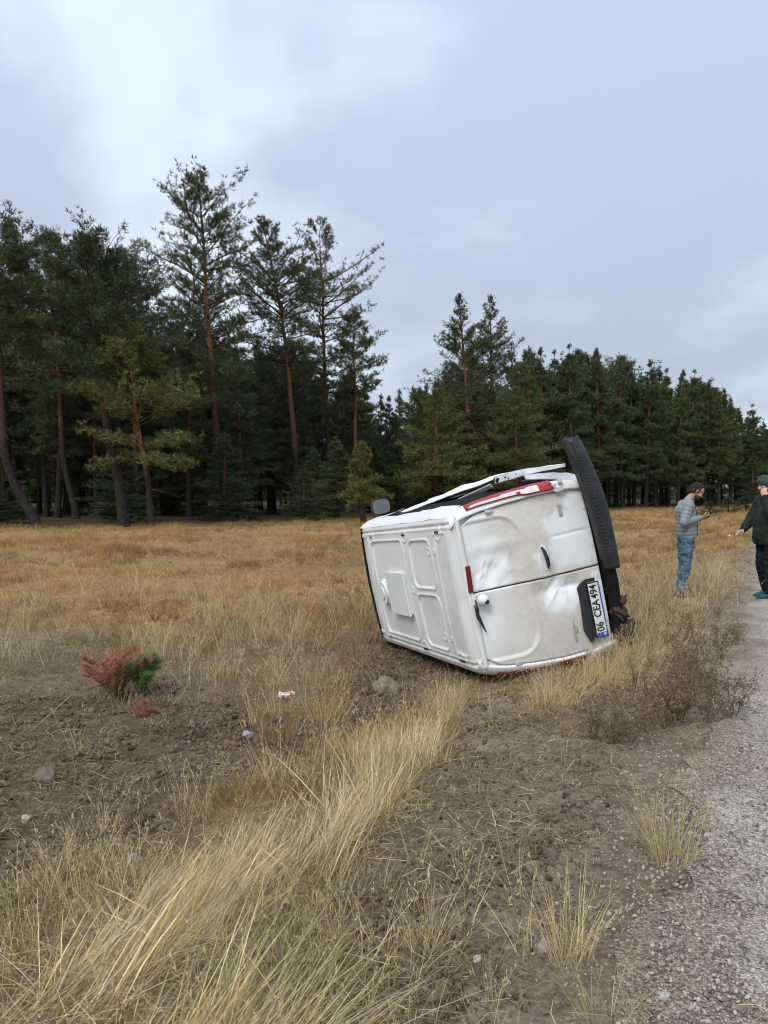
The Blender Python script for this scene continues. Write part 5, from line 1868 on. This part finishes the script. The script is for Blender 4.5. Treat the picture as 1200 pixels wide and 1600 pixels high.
def shoes(parent, ankles, yaw, mat):
    for (x, y, z) in ankles:
        c, s_ = math.cos(yaw), math.sin(yaw)
        f = lambda a, b, h: (x + a * c - b * s_, y + a * s_ + b * c, h)
        caps = [(f(-0.045, 0, 0.045), 0.042, f(0.02, 0, 0.055), 0.045), (f(0.02, 0, 0.055), 0.045, f(0.13, 0.0, 0.036), 0.036), (f(0.10, 0.012, 0.034), 0.036, f(0.175, 0.0, 0.030), 0.028), (f(-0.02, 0, 0.06), 0.045, f(-0.01, 0, 0.11), 0.043)]
        o = blob('shoe', caps, mat, parent, 0.007, 3)
        so = MB()
        P = [f(a, b, 0.0) for a, b in ((-0.085, -0.025), (-0.085, 0.025), (-0.04, 0.042), (0.05, 0.036), (0.12, 0.048), (0.18, 0.03), (0.205, 0.0), (0.18, -0.03), (0.12, -0.042), (0.05, -0.036), (-0.04, -0.042))]
        so.prism(P, (0, 0, 0.022))
        so.build('sole', mat if mat is M_SHOE else M_SOLE, o)


def man_with_phone():
    b = G(1063, 933)
    root = empty('person', (b[0], b[1], ground_z(b[0], b[1])), R(-4))
    tag(root, 'person in grey padded jacket and blue jeans, head bowed over a phone', 'person', 'people standing by the road')
    hip = [(0.07, -0.095, 0.90), (0.07, 0.095, 0.90)]
    knee = [(0.045, -0.10, 0.49), (0.075, 0.10, 0.49)]
    ank = [(-0.01, -0.105, 0.09), (0.02, 0.105, 0.09)]
    sh = [(0.055, -0.185, 1.395), (0.075, 0.185, 1.395)]
    el = [(-0.035, -0.245, 1.135), (0.10, 0.245, 1.12)]
    wr = [(0.245, -0.150, 1.205), (0.215, 0.215, 0.865)]
    nb = (0.105, 0, 1.445)
    hc = (0.225, 0, 1.605)
    HC, T = head_caps(hc, R(34))
    skin = list(HC)
    skin += [(nb, 0.058, T(-0.025, 0, -0.05), 0.054), ((0.08, 0, 0.95), 0.085, (0.075, 0, 1.25), 0.085), ((0.075, 0, 1.25), 0.085, nb, 0.055)]
    for k in (0, 1):
        skin += [(sh[k], 0.040, el[k], 0.034), (el[k], 0.034, wr[k], 0.028), (hip[k], 0.075, knee[k], 0.05), (knee[k], 0.05, ank[k], 0.036), ((0.065, 0, 1.34), 0.04, sh[k], 0.04)]
    skin += hand(wr[0], (0.97, 0.20, 0.15), (0.05, -0.75, -0.66), 1, 0.75)
    skin += hand(wr[1], (0.28, -0.05, -0.95), (0.2, 0.95, 0.1), 1, 0.55)
    blob('body', skin, M_SKIN, root, 0.0062, 2)
    for y in (-0.030, 0.030):
        e_ = MB(); p = T(0.089, y, -0.006); capsule(e_, p, 0.009, p + Vector((0.001, 0, 0)), 0.009); e_.build('eye', M_EYE, root, True)
    blob('hair', [(T(-0.032, 0, 0.036), 0.089, T(-0.004, 0, 0.042), 0.085), (T(-0.01, 0, 0.050), 0.080, T(0.034, 0, 0.058), 0.058), (T(-0.062, 0, -0.005), 0.066, T(-0.05, 0, 0.02), 0.076), (T(-0.068, 0, -0.045), 0.050, T(-0.06, 0, -0.01), 0.064), (T(-0.055, 0.056, -0.055), 0.020, T(-0.012, 0.070, 0.022), 0.026), (T(-0.055, -0.056, -0.055), 0.020, T(-0.012, -0.070, 0.022), 0.026), (T(0.012, 0.066, -0.012), 0.012, T(0.012, 0.062, 0.03), 0.024), (T(0.012, -0.066, -0.012), 0.012, T(0.012, -0.062, 0.03), 0.024), (T(-0.075, 0, -0.070), 0.040, T(-0.065, 0, -0.03), 0.056), (T(-0.02, 0.066, 0.03), 0.026, T(0.004, 0.068, 0.018), 0.018), (T(-0.02, -0.066, 0.03), 0.026, T(0.004, -0.068, 0.018), 0.018)], M_HAIR, root, 0.007, 2)
    blob('beard', [(T(0.028, 0.030, -0.082), 0.0375, T(0.064, 0.008, -0.097), 0.0285), (T(0.028, -0.030, -0.082), 0.0375, T(0.064, -0.008, -0.097), 0.0285), (T(0.088, 0.012, -0.052), 0.008, T(0.088, -0.012, -0.052), 0.008)], M_BEARD, root, 0.006, 2)
    jc = []
    for s_ in (-1, 1):
        jc += [((0.075, 0.085 * s_, 0.955), 0.125, (0.065, 0.085 * s_, 1.12), 0.122), ((0.065, 0.085 * s_, 1.12), 0.122, (0.055, 0.085 * s_, 1.30), 0.125), ((0.055, 0.085 * s_, 1.30), 0.122, (0.085, 0.07 * s_, 1.385), 0.085)]
    jc += [((0.085, 0, 1.40), 0.085, (0.115, 0, 1.475), 0.066), ((0.12, 0, 1.0), 0.115, (0.10, 0, 1.28), 0.105)]
    for k in (0, 1):
        jc += [((0.07, sh[k][1] * 0.6, 1.37), 0.085, sh[k], 0.078), (sh[k], 0.080, el[k], 0.066)]
        w_ = Vector(el[k]).lerp(Vector(wr[k]), 0.93)
        jc += [(el[k], 0.066, tuple(w_), 0.046)]
    blob('jacket', jc, M_JACKET, root, 0.0085, 3, quilt(0.058, 0.008))
    # zip and hem
    zp = MB(); zp.tube([(0.236, 0.0, 0.93), (0.238, 0.0, 1.10), (0.224, 0, 1.28), (0.185, 0, 1.43)], 0.007, 6); zp.build('zip', M_PHONE, root)
    tr = []
    for k in (0, 1):
        tr += [(hip[k], 0.100, knee[k], 0.073), (knee[k], 0.073, (ank[k][0], ank[k][1], 0.12), 0.057), ((0.075, 0.05 * (-1, 1)[k], 0.93), 0.108, hip[k], 0.10)]
    blob('jeans', tr, M_JEANS, root, 0.0085, 3, folds(0.022, 31))
    shoes(root, ank, 0.0, M_SHOE)
    # the phone he looks at
    w = root.location
    ph = empty('phone', tuple(Vector(w) + Matrix.Rotation(R(-4), 3, 'Z') @ Vector((0.395, -0.115, 1.235))), R(-4))
    tag(ph, 'dark phone held out in the bowed person\'s hand', 'phone')
    rot = Euler((0, R(-28), 0)).to_matrix()
    MB().box((0, 0, 0), (0.150, 0.072, 0.009), rot).build('phone_body', M_PHONE, ph, False, 0.002)
    MB().box(rot @ Vector((0, 0, 0.0062)), (0.138, 0.064, 0.001), rot).build('screen', M_GLASS, ph)


def man_in_parka():
    b = G(1200, 936)
    root = empty('person', (b[0], b[1], 0.012), math.pi + R(8))
    root.scale = (1.03, 1.03, 1.03)
    tag(root, 'person in dark hooded parka and teal shoes at the right edge, hand to face', 'person', 'people standing by the road')
    hip = [(0.0, -0.10, 0.90), (0.0, 0.10, 0.90)]
    knee = [(0.03, -0.11, 0.49), (0.05, 0.11, 0.49)]
    ank = [(-0.06, -0.12, 0.09), (0.07, 0.13, 0.09)]
    sh = [(0.0, -0.20, 1.38), (0.0, 0.20, 1.38)]
    el = [(0.10, -0.27, 1.11), (0.15, 0.29, 1.16)]
    wr = [(0.225, -0.26, 0.965), (0.185, 0.155, 1.445)]
    nb = (0.01, 0, 1.44)
    hc = (0.065, 0, 1.605)
    HC, T = head_caps(hc, R(6), R(10))
    skin = list(HC) + [(nb, 0.06, T(-0.02, 0, -0.06), 0.055), ((0, 0, 0.95), 0.09, (0, 0, 1.25), 0.09), ((0, 0, 1.25), 0.09, nb, 0.055)]
    for k in (0, 1):
        skin += [(sh[k], 0.040, el[k], 0.034), (el[k], 0.034, wr[k], 0.028), (hip[k], 0.075, knee[k], 0.05), (knee[k], 0.05, ank[k], 0.036), ((0, 0, 1.33), 0.04, sh[k], 0.04)]
    skin += hand(wr[0], (0.9, 0.1, -0.38), (0.3, -0.2, 0.9), 1, 0.5)
    skin += hand(wr[1], (-0.12, -0.22, 0.95), (0.75, 0.65, 0.0), -1, 0.9)
    blob('body', skin, M_SKIN2, root, 0.0062, 2)
    for y in (-0.030, 0.030):
        e_ = MB(); p = T(0.089, y, -0.006); capsule(e_, p, 0.009, p + Vector((0.001, 0, 0)), 0.009); e_.build('eye', M_EYE, root, True)
    blob('hood', [(T(-0.035, 0, 0.035), 0.112, T(0.018, 0, 0.052), 0.100), (T(-0.06, 0, -0.05), 0.095, T(-0.045, 0, 0.0), 0.105), (T(-0.045, 0, -0.10), 0.090, T(-0.05, 0, -0.05), 0.098), (T(0.05, 0.03, 0.085), 0.040, T(0.05, -0.03, 0.085), 0.040), (T(-0.01, 0.070, -0.085), 0.045, T(0.022, 0.072, 0.02), 0.045), (T(-0.01, -0.070, -0.085), 0.045, T(0.022, -0.072, 0.02), 0.045), (T(-0.09, 0, -0.14), 0.075, T(-0.07, 0, -0.06), 0.09)], M_HOOD, root, 0.0085, 3, folds(0.010, 41))
    jc = []
    for s_ in (-1, 1):
        jc += [((0.01, 0.105 * s_, 0.84), 0.150, (0.01, 0.10 * s_, 1.10), 0.140), ((0.01, 0.10 * s_, 1.10), 0.140, (0.0, 0.09 * s_, 1.30), 0.128), ((0.0, 0.09 * s_, 1.30), 0.125, (0.005, 0.07 * s_, 1.39), 0.09)]
    jc += [((0.0, 0, 1.38), 0.10, (0.03, 0, 1.475), 0.085), ((0.06, 0, 0.86), 0.13, (0.06, 0, 1.2), 0.12)]
    for k in (0, 1):
        jc += [((0, sh[k][1] * 0.6, 1.36), 0.095, sh[k], 0.088), (sh[k], 0.088, el[k], 0.074)]
        w_ = Vector(el[k]).lerp(Vector(wr[k]), 0.92)
        jc += [(el[k], 0.074, tuple(w_), 0.052)]

    def flathem(V, N, caps):
        V = folds(0.014, 51, 5, 7)(V, N, caps)
        V[:, 2] = np.maximum(V[:, 2], np.where(np.hypot(V[:, 0], V[:, 1]) < 0.6, 0.765, -9))
        return V
    blob('parka', jc, M_PARKA, root, 0.0085, 3, flathem)
    tr = []
    for k in (0, 1):
        tr += [(hip[k], 0.105, knee[k], 0.083), (knee[k], 0.083, (ank[k][0], ank[k][1], 0.12), 0.068), ((0, 0.05 * (-1, 1)[k], 0.93), 0.11, hip[k], 0.105)]
    blob('trousers', tr, M_TROUSER, root, 0.0085, 3, folds(0.020, 61))
    shoes(root, ank, 0.0, M_TEAL)


man_with_phone()
man_in_parka()


# ------------------------------------------------------------------ small plants, stones and litter
def sapling_mesh(seed, h, w, n_st, cols, ln=0.055, dens=1.0):
    """little pine of a few ascending shoots covered in long needles: stems mesh and needles mesh"""
    g = np.random.default_rng(seed)
    paths, tips = [], []
    for i in range(n_st):
        a = g.random() * 6.28
        sp = g.uniform(0.1, 1.0)
        q = np.linspace(0, 1, 6)
        base = np.array([g.normal(0, 0.02), g.normal(0, 0.02), -0.02])
        end = np.array([math.cos(a) * w * 0.5 * sp, math.sin(a) * w * 0.5 * sp, h * g.uniform(0.45, 1.0) * (1.1 - 0.35 * sp)])
        P = base + (end - base) * q[:, None] + np.array([0, 0, 0.12 * h]) * np.sin(q * math.pi)[:, None] * (0.5 - sp)
        P[:, :2] += g.normal(0, 0.012, (6, 2)) * q[:, None]
        paths.append(P)
        for j in range(4):
            u = g.uniform(0.35, 0.95)
            b0 = base + (end - base) * u
            a2 = a + g.normal(0, 1.2)
            L = g.uniform(0.10, 0.26) * w
            e2 = b0 + np.array([math.cos(a2) * L, math.sin(a2) * L, L * g.uniform(0.2, 0.9)])
            paths.append(b0 + (e2 - b0) * q[:, None])
    P = np.array(paths)
    V, F = tubes_np(P, np.tile(np.linspace(0.006, 0.0025, 6), (len(P), 1)), 5)
    st = mesh_np('stems', V, F, M_BARK, True, np.tile(np.array([0.10, 0.06, 0.04]), (len(V), 1)))
    m = int(120 * dens)
    i = np.repeat(np.arange(len(P)), m)
    u = g.uniform(0.3, 1.0, len(i)) * 4.999
    k = u.astype(int); fr = (u - k)[:, None]
    B = P[i, k] * (1 - fr) + P[i, k + 1] * fr
    T_ = P[i, k + 1] - P[i, k]; T_ /= np.linalg.norm(T_, axis=1, keepdims=True) + 1e-9
    D = T_ * 0.7 + g.normal(0, 0.6, B.shape) + np.array([0, 0, 0.1]); D /= np.linalg.norm(D, axis=1, keepdims=True)
    S_ = np.cross(D, g.normal(0, 1, D.shape)); S_ /= np.linalg.norm(S_, axis=1, keepdims=True) + 1e-9
    L = g.uniform(0.6, 1.2, (len(i), 1)) * ln
    wd = 0.0019
    V = np.stack([B - S_ * wd, B + S_ * wd, B + D * L + S_ * wd * 0.4, B + D * L - S_ * wd * 0.4], 1).reshape(-1, 3)
    cols = np.array(cols)
    c = np.repeat(cols[g.integers(0, len(cols), len(i))] * g.uniform(0.7, 1.25, (len(i), 1)), 4, 0)
    return st, mesh_np('needles', V, np.arange(len(V)).reshape(-1, 4), M_WEED, False, c)


def sapling(name, px, py, seed, h, w, n, cols, label, cat, dens=1.0, rot=None):
    b = G(px, py)
    st, nd = sapling_mesh(seed, h, w, n, cols, 0.055, dens)
    e_ = empty(name, (b[0], b[1], ground_z(b[0], b[1])))
    if rot:
        e_.rotation_euler = rot
    link('stems', st, e_); link('needles', nd, e_)
    tag(e_, label, cat)


RUSTP = [(0.50, 0.235, 0.145), (0.58, 0.31, 0.20), (0.40, 0.175, 0.105), (0.52, 0.34, 0.22)]
GREENP = [(0.12, 0.23, 0.07), (0.16, 0.28, 0.09), (0.22, 0.32, 0.11)]
sapling('dead_sapling', 180, 1090, 701, 0.52, 0.70, 22, RUSTP, 'rust-red dead pine sapling on the torn soil at left', 'sapling', 1.0)
sapling('pine_sapling', 218, 1090, 702, 0.40, 0.40, 9, GREENP, 'small green pine sapling touching the rust-red dead one', 'sapling', 1.1)
sapling('fallen_twig', 208, 1118, 703, 0.22, 0.16, 5, RUSTP, 'rust-red needle twig lying flat below the saplings', 'twig', 1.0, (0, R(80), R(-10)))


def tuft_thing(px, py, seed, n, h, spread, lean, cols, mat, label, width=0.0042, comb=0.0, rz=0.0, heads=0.25, name='grass_tuft', group='grass tufts along the verge', cat='grass tuft'):
    b = G(px, py)
    me = blades_mesh('blades', seed, n, h, spread, lean, width, cols, mat, 0.5, comb, 4, heads)
    o = link(name, me)
    o.location = (b[0], b[1], ground_z(b[0], b[1]) - 0.005); o.rotation_euler = (0, 0, rz)
    tag(o, label, cat, group)


tuft_thing(1046, 1345, 801, 150, 0.42, 0.10, 0.22, STRAW + GREEN[2:3], M_STRAW, 'tall upright straw tuft at the gravel edge, below the brown weeds', 0.003)
tuft_thing(888, 1500, 802, 110, 0.34, 0.07, 0.22, STRAW + GREEN[2:3], M_STRAW, 'upright straw tuft between the soil track and the gravel', 0.0026)
tuft_thing(955, 1600, 803, 80, 0.26, 0.08, 0.3, STRAW + GREEN[1:3], M_STRAW, 'straw tuft at the bottom edge beside the gravel', 0.0024)
tuft_thing(870, 1098, 804, 260, 0.40, 0.20, 0.25, STRAW, M_STRAW, 'thick pale straw tuft in front of the van\'s lower tail light', 0.0036, 0.3, 0.8)
tuft_thing(945, 1070, 805, 240, 0.42, 0.22, 0.25, STRAW, M_STRAW, 'thick pale straw tuft below the van\'s number plate', 0.0036, 0.35, 0.6)
tuft_thing(1000, 1040, 806, 220, 0.42, 0.22, 0.28, STRAW + DULL[:1], M_STRAW, 'pale straw tuft right of the van\'s muddy corner', 0.0036, 0.25, 0.6)
tuft_thing(690, 1110, 807, 200, 0.34, 0.16, 0.25, STRAW, M_STRAW, 'pale straw tuft under the van\'s roof corner', 0.003)
tuft_thing(660, 1490, 808, 70, 0.26, 0.06, 0.2, STRAW, M_STRAW, 'thin straw tuft alone in the middle of the soil track', 0.0022, heads=0)
tuft_thing(510, 1130, 809, 220, 0.42, 0.16, 0.22, GOLD + STRAW[:2], M_STRAW, 'tall golden tuft standing between red litter and bare soil', 0.0034)
tuft_thing(430, 1165, 810, 180, 0.36, 0.14, 0.22, GOLD + DULL[:2], M_STRAW, 'golden brown tuft just below the red litter', 0.0032)
tuft_thing(60, 1400, 811, 160, 0.24, 0.14, 0.7, GREEN[2:3] + STRAW[:2] + DULL[:2], M_STRAW, 'low spreading yellow-green tuft at the left edge', 0.003)
for i, (px, py, l) in enumerate([(455, 1545, 'loose green grass clump just right of the straw, near the bottom edge'), (545, 1600, 'loose green grass clump at the very bottom beside the soil track'), (430, 1620, 'loose green grass clump at the very bottom beside the straw')]):
    tuft_thing(px, py, 820 + i, 80, 0.30, 0.17, 0.7, GREEN[1:3] + GREEN + STRAW[:1], M_GREEN, l, 0.0042, heads=0, group='green grass clumps at the bottom edge')
for i, (px, py, l) in enumerate([(1130, 1254, 'yellow-green weed on the gravel beside the tall tuft'), (1105, 1300, 'yellow-green weed on the gravel, lower of the pair'), (1046, 1390, 'small green weed below the tall tuft'), (970, 1440, 'small green weed on the stony verge')]):
    tuft_thing(px, py, 830 + i, 60, 0.055, 0.07, 1.3, GREEN, M_GREEN, l, 0.008, heads=0, name='weed', group='small green weeds on the verge', cat='weed')


for i, (px, py, l) in enumerate([(150, 1098, 'thin dry tuft left of the rust-red sapling'), (196, 1106, 'thin dry tuft in front of the two saplings'), (262, 1098, 'thin dry tuft right of the green sapling')]):
    tuft_thing(px, py, 840 + i, 90, 0.24, 0.14, 0.5, STRAW + DULL, M_STRAW, l, 0.003, heads=0.2, group='dry tufts round the saplings')


def weed_mesh(seed, h):
    g = np.random.default_rng(seed)
    P, Rr = [], []
    q = np.linspace(0, 1, 6)
    for i in range(7):
        a = g.random() * 6.28; sp = g.uniform(0.05, 0.5) * h
        e_ = np.array([math.cos(a) * sp, math.sin(a) * sp, h * g.uniform(0.55, 1.0)])
        M = e_ * q[:, None] + g.normal(0, 0.010, (6, 3)) * q[:, None] - np.array([0, 0, 0.02])
        P.append(M); Rr.append(np.linspace(0.0035, 0.0015, 6))
        for j in range(7):
            u = g.uniform(0.25, 0.95); b0 = e_ * u
            a2 = g.random() * 6.28; L = g.uniform(0.06, 0.22) * h
            e2 = b0 + np.array([math.cos(a2) * L, math.sin(a2) * L, L * g.uniform(0.1, 0.9)])
            P.append(b0 + (e2 - b0) * q[:, None] + g.normal(0, 0.004, (6, 3))); Rr.append(np.linspace(0.002, 0.001, 6))
    P = np.array(P); Rr = np.array(Rr)
    V, F = tubes_np(P, Rr, 3)
    c = np.tile(np.array([0.24, 0.175, 0.12]), (len(V), 1))
    st = mesh_np('stems', V, F, M_WEED, False, c)
    B = np.repeat(P[:, 2:].reshape(-1, 3), 3, 0) + g.normal(0, 0.014, (len(P) * 12, 3))
    D = g.normal(0, 1, B.shape) + np.array([0, 0, 0.5]); D /= np.linalg.norm(D, axis=1, keepdims=True)
    S_ = np.cross(D, g.normal(0, 1, D.shape)); S_ /= np.linalg.norm(S_, axis=1, keepdims=True)
    V = np.stack([B - S_ * 0.003, B + S_ * 0.003, B + D * 0.016 + S_ * 0.002, B + D * 0.016 - S_ * 0.002], 1).reshape(-1, 3)
    cc = np.array([(0.20, 0.14, 0.09), (0.30, 0.22, 0.14), (0.13, 0.11, 0.06), (0.36, 0.28, 0.17)])
    c = np.repeat(cc[g.integers(0, 4, len(B))], 4, 0)
    return st, mesh_np('leaves', V, np.arange(len(V)).reshape(-1, 4), M_WEED, False, c)


WM = [weed_mesh(850 + i, 0.42) for i in range(4)]
for i in range(18):
    px, py = random.gauss(1042, 52), random.uniform(1010, 1160)
    b = G(px, py)
    e_ = empty('dead_weed', (b[0], b[1], ground_z(b[0], b[1]) - 0.01), random.random() * 6.28)
    s_ = random.uniform(0.75, 1.25); e_.scale = (s_, s_, s_)
    for nm, me in zip(('stems', 'leaves'), WM[i % 4]):
        link(nm, me, e_)
    tag(e_, 'tangled brown dead weed in the thicket between van and gravel', 'weed', 'dead weeds at the gravel edge')
for i, (px, py) in enumerate([(1105, 1085), (960, 1165), (1150, 1010), (1120, 965)]):
    b = G(px, py)
    e_ = empty('dead_weed', (b[0], b[1], ground_z(b[0], b[1]) - 0.01), random.random() * 6.28)
    e_.scale = (0.6, 0.6, 0.6)
    for nm, me in zip(('stems', 'leaves'), WM[i % 4]):
        link(nm, me, e_)
    tag(e_, ['low brown weed creeping onto the gravel by the thicket', 'low brown weed on the track side of the thicket', 'low brown weed on the gravel above the thicket', 'low brown weed at the gravel edge near the people'][i], 'weed', 'low weeds round the thicket')

for i, (px, py, sz, c, l) in enumerate([(208, 1347, 0.060, (0.50, 0.47, 0.45), 'pale grey stone half hidden beside the straw'), (388, 1155, 0.075, (0.34, 0.34, 0.36), 'bluish grey stone on the soil below the red litter'),
                                        (850, 1490, 0.060, (0.30, 0.26, 0.22), 'brown-grey stone lying left of the verge tuft'), (745, 1502, 0.028, (0.68, 0.64, 0.56), 'small white stone alone on the soil track'),
                                        (72, 1222, 0.15, (0.22, 0.17, 0.13), 'large brown clod at the left edge of the torn soil'), (605, 1082, 0.20, (0.26, 0.20, 0.15), 'large pale clod of earth beside the van roof'),
                                        (42, 1285, 0.06, (0.55, 0.47, 0.40), 'pale pinkish stone on the torn soil at left'), (1035, 1562, 0.04, (0.42, 0.38, 0.34), 'grey stone on the gravel at the bottom right')]):
    b = G(px, py)
    o = link('stone' if 'stone' in l else 'earth_clod', lump_mesh('stone', 900 + i, M_STONE, c, 0.75, 3, 0.7))
    o.location = (b[0], b[1], ground_z(b[0], b[1]) + sz * 0.18); o.scale = (sz * 1.2,) * 3; o.rotation_euler = (0.2, 0.3, i * 1.3)
    tag(o, l, 'stone' if 'stone' in l else 'clod', 'larger stones on the ground')

# crumpled red and white wrapper
b = G(448, 1096)
P = []
for i in range(9):
    P.append([(0.15 * (i / 8 - 0.5), 0.09 * (j / 6 - 0.5), 0.03 + 0.05 * (random.random() - 0.3)) for j in range(7)])
o = MB().grid(P).build('litter', None)
t = NT('wrapper_print', 0.5, 0.4)
t.col(t.ramp(t.noise(t.obj(), 18, 2), [(0.46, (0.72, 0.66, 0.64)), (0.54, (0.50, 0.05, 0.055))]))
o.data.materials.append(t.m)
so = o.modifiers.new('thickness', 'SOLIDIFY'); so.thickness = 0.002
o.location = (b[0], b[1], ground_z(b[0], b[1]) + 0.03)
tag(o, 'crumpled red and white wrapper lying by the golden tuft', 'litter')
b = G(1141, 850)
P = [[(0.10 * (i / 4 - 0.5), 0.10 * (j / 4 - 0.5), 0.05 * random.random()) for j in range(5)] for i in range(5)]
o = MB().grid(P).build('paper_scrap', M_PLATE)
so = o.modifiers.new('thickness', 'SOLIDIFY'); so.thickness = 0.002
o.location = (b[0], b[1], ground_z(b[0], b[1]) + 0.22)
tag(o, 'small white paper scrap caught in the grass between the two people', 'litter')
# dead stick propped on the soil
a_, b_ = G(48, 1146), G(168, 1086)
o = MB().tube([(a_[0], a_[1], ground_z(a_[0], a_[1]) + 0.01), ((a_[0] + b_[0]) / 2, (a_[1] + b_[1]) / 2, -0.40 + 0.10), (b_[0], b_[1], ground_z(b_[0], b_[1]) + 0.13)], [0.007, 0.006, 0.004], 6).build('stick', plain('grey_wood', (0.28, 0.22, 0.16), 0.9, 0.1, 0.3, 20), None, True)
tag(o, 'thin grey stick leaning against the rust-red sapling', 'stick')

# green shrubs at the wood's edge
for i, (px, d0, h, w, l) in enumerate([(1108, 58, 1.15, 1.5, 'low green shrub at the wood edge, right of the bowed person'), (1138, 60, 1.3, 1.6, 'low green shrub between the two people in the distance'), (1166, 57, 1.2, 1.4, 'low green shrub beside the parka person\'s hand'), (232, 42.5, 0.45, 1.0, 'tiny green shrub at the foot of the light green pine')]):
    bb = at_depth(px, d0)
    e_ = plant_pine('shrub', BUSHY, tuple(bb), i * 1.1, (w / 4.6, w / 4.6, h / 18))
    tag(e_, l, 'shrub', 'low green shrubs at the wood edge')
# short burnt stump under the young olive pine
bb = at_depth(567, 44)
o = MB().tube([(bb[0], bb[1], bb[2] - 0.2), (bb[0] + 0.02, bb[1], bb[2] + 0.5), (bb[0] - 0.03, bb[1], bb[2] + 1.0)], [0.20, 0.16, 0.14], 12).build('stump', plain('charred_bark', (0.02, 0.017, 0.015), 0.95, 0.1, 0.5, 9, 0.8), None, True)
tag(o, 'short black tree stump standing left of the van mirror', 'stump')
